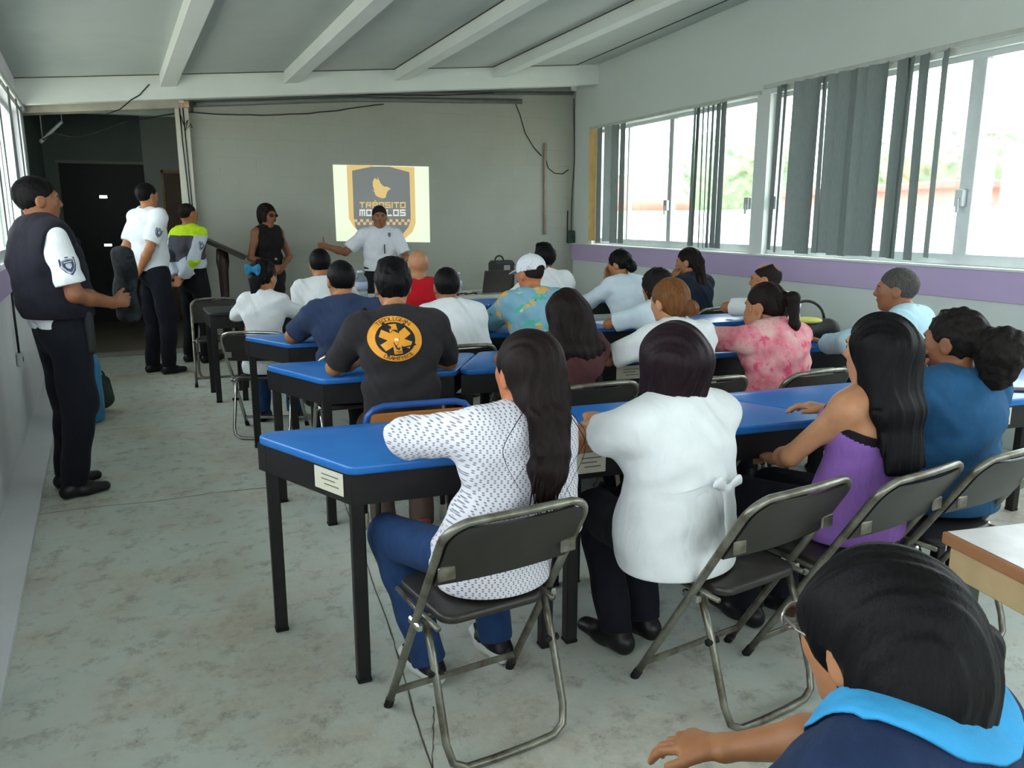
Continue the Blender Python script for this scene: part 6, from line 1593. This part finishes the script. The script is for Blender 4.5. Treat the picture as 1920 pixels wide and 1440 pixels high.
for q_ in (p0, p1): MB().tube([tuple(q_-o_), (q_[0]-o_[0], q_[1]-o_[1], 2.962-o_[2])], .006, 6).build('hanger', M_ALU, lt_)
MB().tube([tuple(p0-o_), tuple(p1-o_)], .018, 8).build('tube', plain('lamp_white', 'c9cec8', .4), lt_); MB().tube([tuple(p0-o_), tuple(p0-o_+np.array([-.03, 0, -.03]))], .024, 8).build('end_cap', M_ALU, lt_)
tag(MB().box((5.02, BY-.06, 3.16), (5.098, BY-.005, 3.25), .008).build('junction_cover', plain('bright_cover', 'e9ecea', .4)), 'white junction cover in the upper right corner', 'box')

# things on the tables
def sheet(name, label, cat, px_, w, l, rz, mat, z=TZ+.0006, th=.0012, group=None):
    p = at_z(px_[0], px_[1], z); o = MB().box((-w/2, -l/2, 0), (w/2, l/2, th)).build(name, mat); o.location = (p[0], p[1], z); o.rotation_euler = (0, 0, math.radians(rz)); return tag(o, label, cat, group)
M_PAPER = plain('paper_white', 'e2e2e4', .6, 0, .02)
sheet('paper', 'white papers on the blue table left of the curly-haired person', 'paper', (1150, 604), .30, .21, 10, M_PAPER)
sheet('folder', 'pink-edged sheet lying on the white papers left of the curly-haired person', 'paper', (1172, 600), .22, .16, 4, plain('pinkish_paper', 'd8c3cf', .6), TZ+.003)
sheet('notebook', 'open white notebook beside the long wavy hair', 'notebook', (1158, 668), .32, .24, -4, M_PAPER, TZ+.0006, .006)
sheet('notebook_page', 'pale blue sheet under the pens beside the long wavy hair', 'paper', (1170, 652), .22, .05, -4, plain('pale_blue_page', 'b9c9e4', .6), TZ+.0075)
def pen(label, a, b, z, mat):
    p, q = at_z(*a, z), at_z(*b, z); m = MB().tube([p, p+(q-p)*.12, p+(q-p)*.9, q], [.0015, .005, .005, .004], 8).build('pen', mat); return tag(m, label, 'pen')
pen('long dark pen across the notebook beside the auburn-haired woman', (1132, 654), (1172, 661), TZ+.014, plain('navy_pen', '23304e', .3))
pen('short dark pen on the notebook under the auburn-haired woman\'s arm', (1150, 667), (1176, 672), TZ+.0125, plain('navy_pen', '23304e', .3))
pen('pen in front of the left hand of the woman in the tied blouse', (1096, 800), (1106, 794), TZ+.006, plain('black_pen', '1a1a1c', .3))
ph_ = thing('mobile_phone', 'dark red mobile phone on the blue table at the right edge', 'phone', tuple(at_z(1912, 733, TZ))[:2]+(TZ+.0006,), math.radians(-30))
MB().box((-.07, -.036, 0), (.07, .036, .009), .004).build('body', plain('dark_red_phone', '4a2430', .3), ph_); MB().box((-.062, -.031, .009), (.062, .031, .0098)).build('screen', plain('phone_screen', '151218', .1), ph_)
bp = thing('shoulder_bag', 'black bag with a yellow inside lying on the blue table near the right wall', 'bag', tuple(at_z(1512, 640, TZ))[:2]+(TZ,), math.radians(-15))
S = Solid(); S.seg((-.13, 0, .07), (.13, 0, .07), .075, .09, .07, .085, X=(0, 0, 1)); S.cut((0, 0, -1), -.001); S.disp = lambda Q: .005*np.sin(Q[..., 0]*30); S.amp = .006; S.build('body', plain('black_nylon', '232622', .7), bp, .008)
S = Solid(); S.ell((-.02, -.02, .135), (.10, .07, .022)); S.build('yellow_lining', plain('yellow_lining', 'd8cf6a', .7), bp, .008)
MB().tube(arc((0, .04, .12), .13, .15, math.pi-.15, 14), .009, 8).build('strap', plain('black_nylon', '232622', .7), bp)
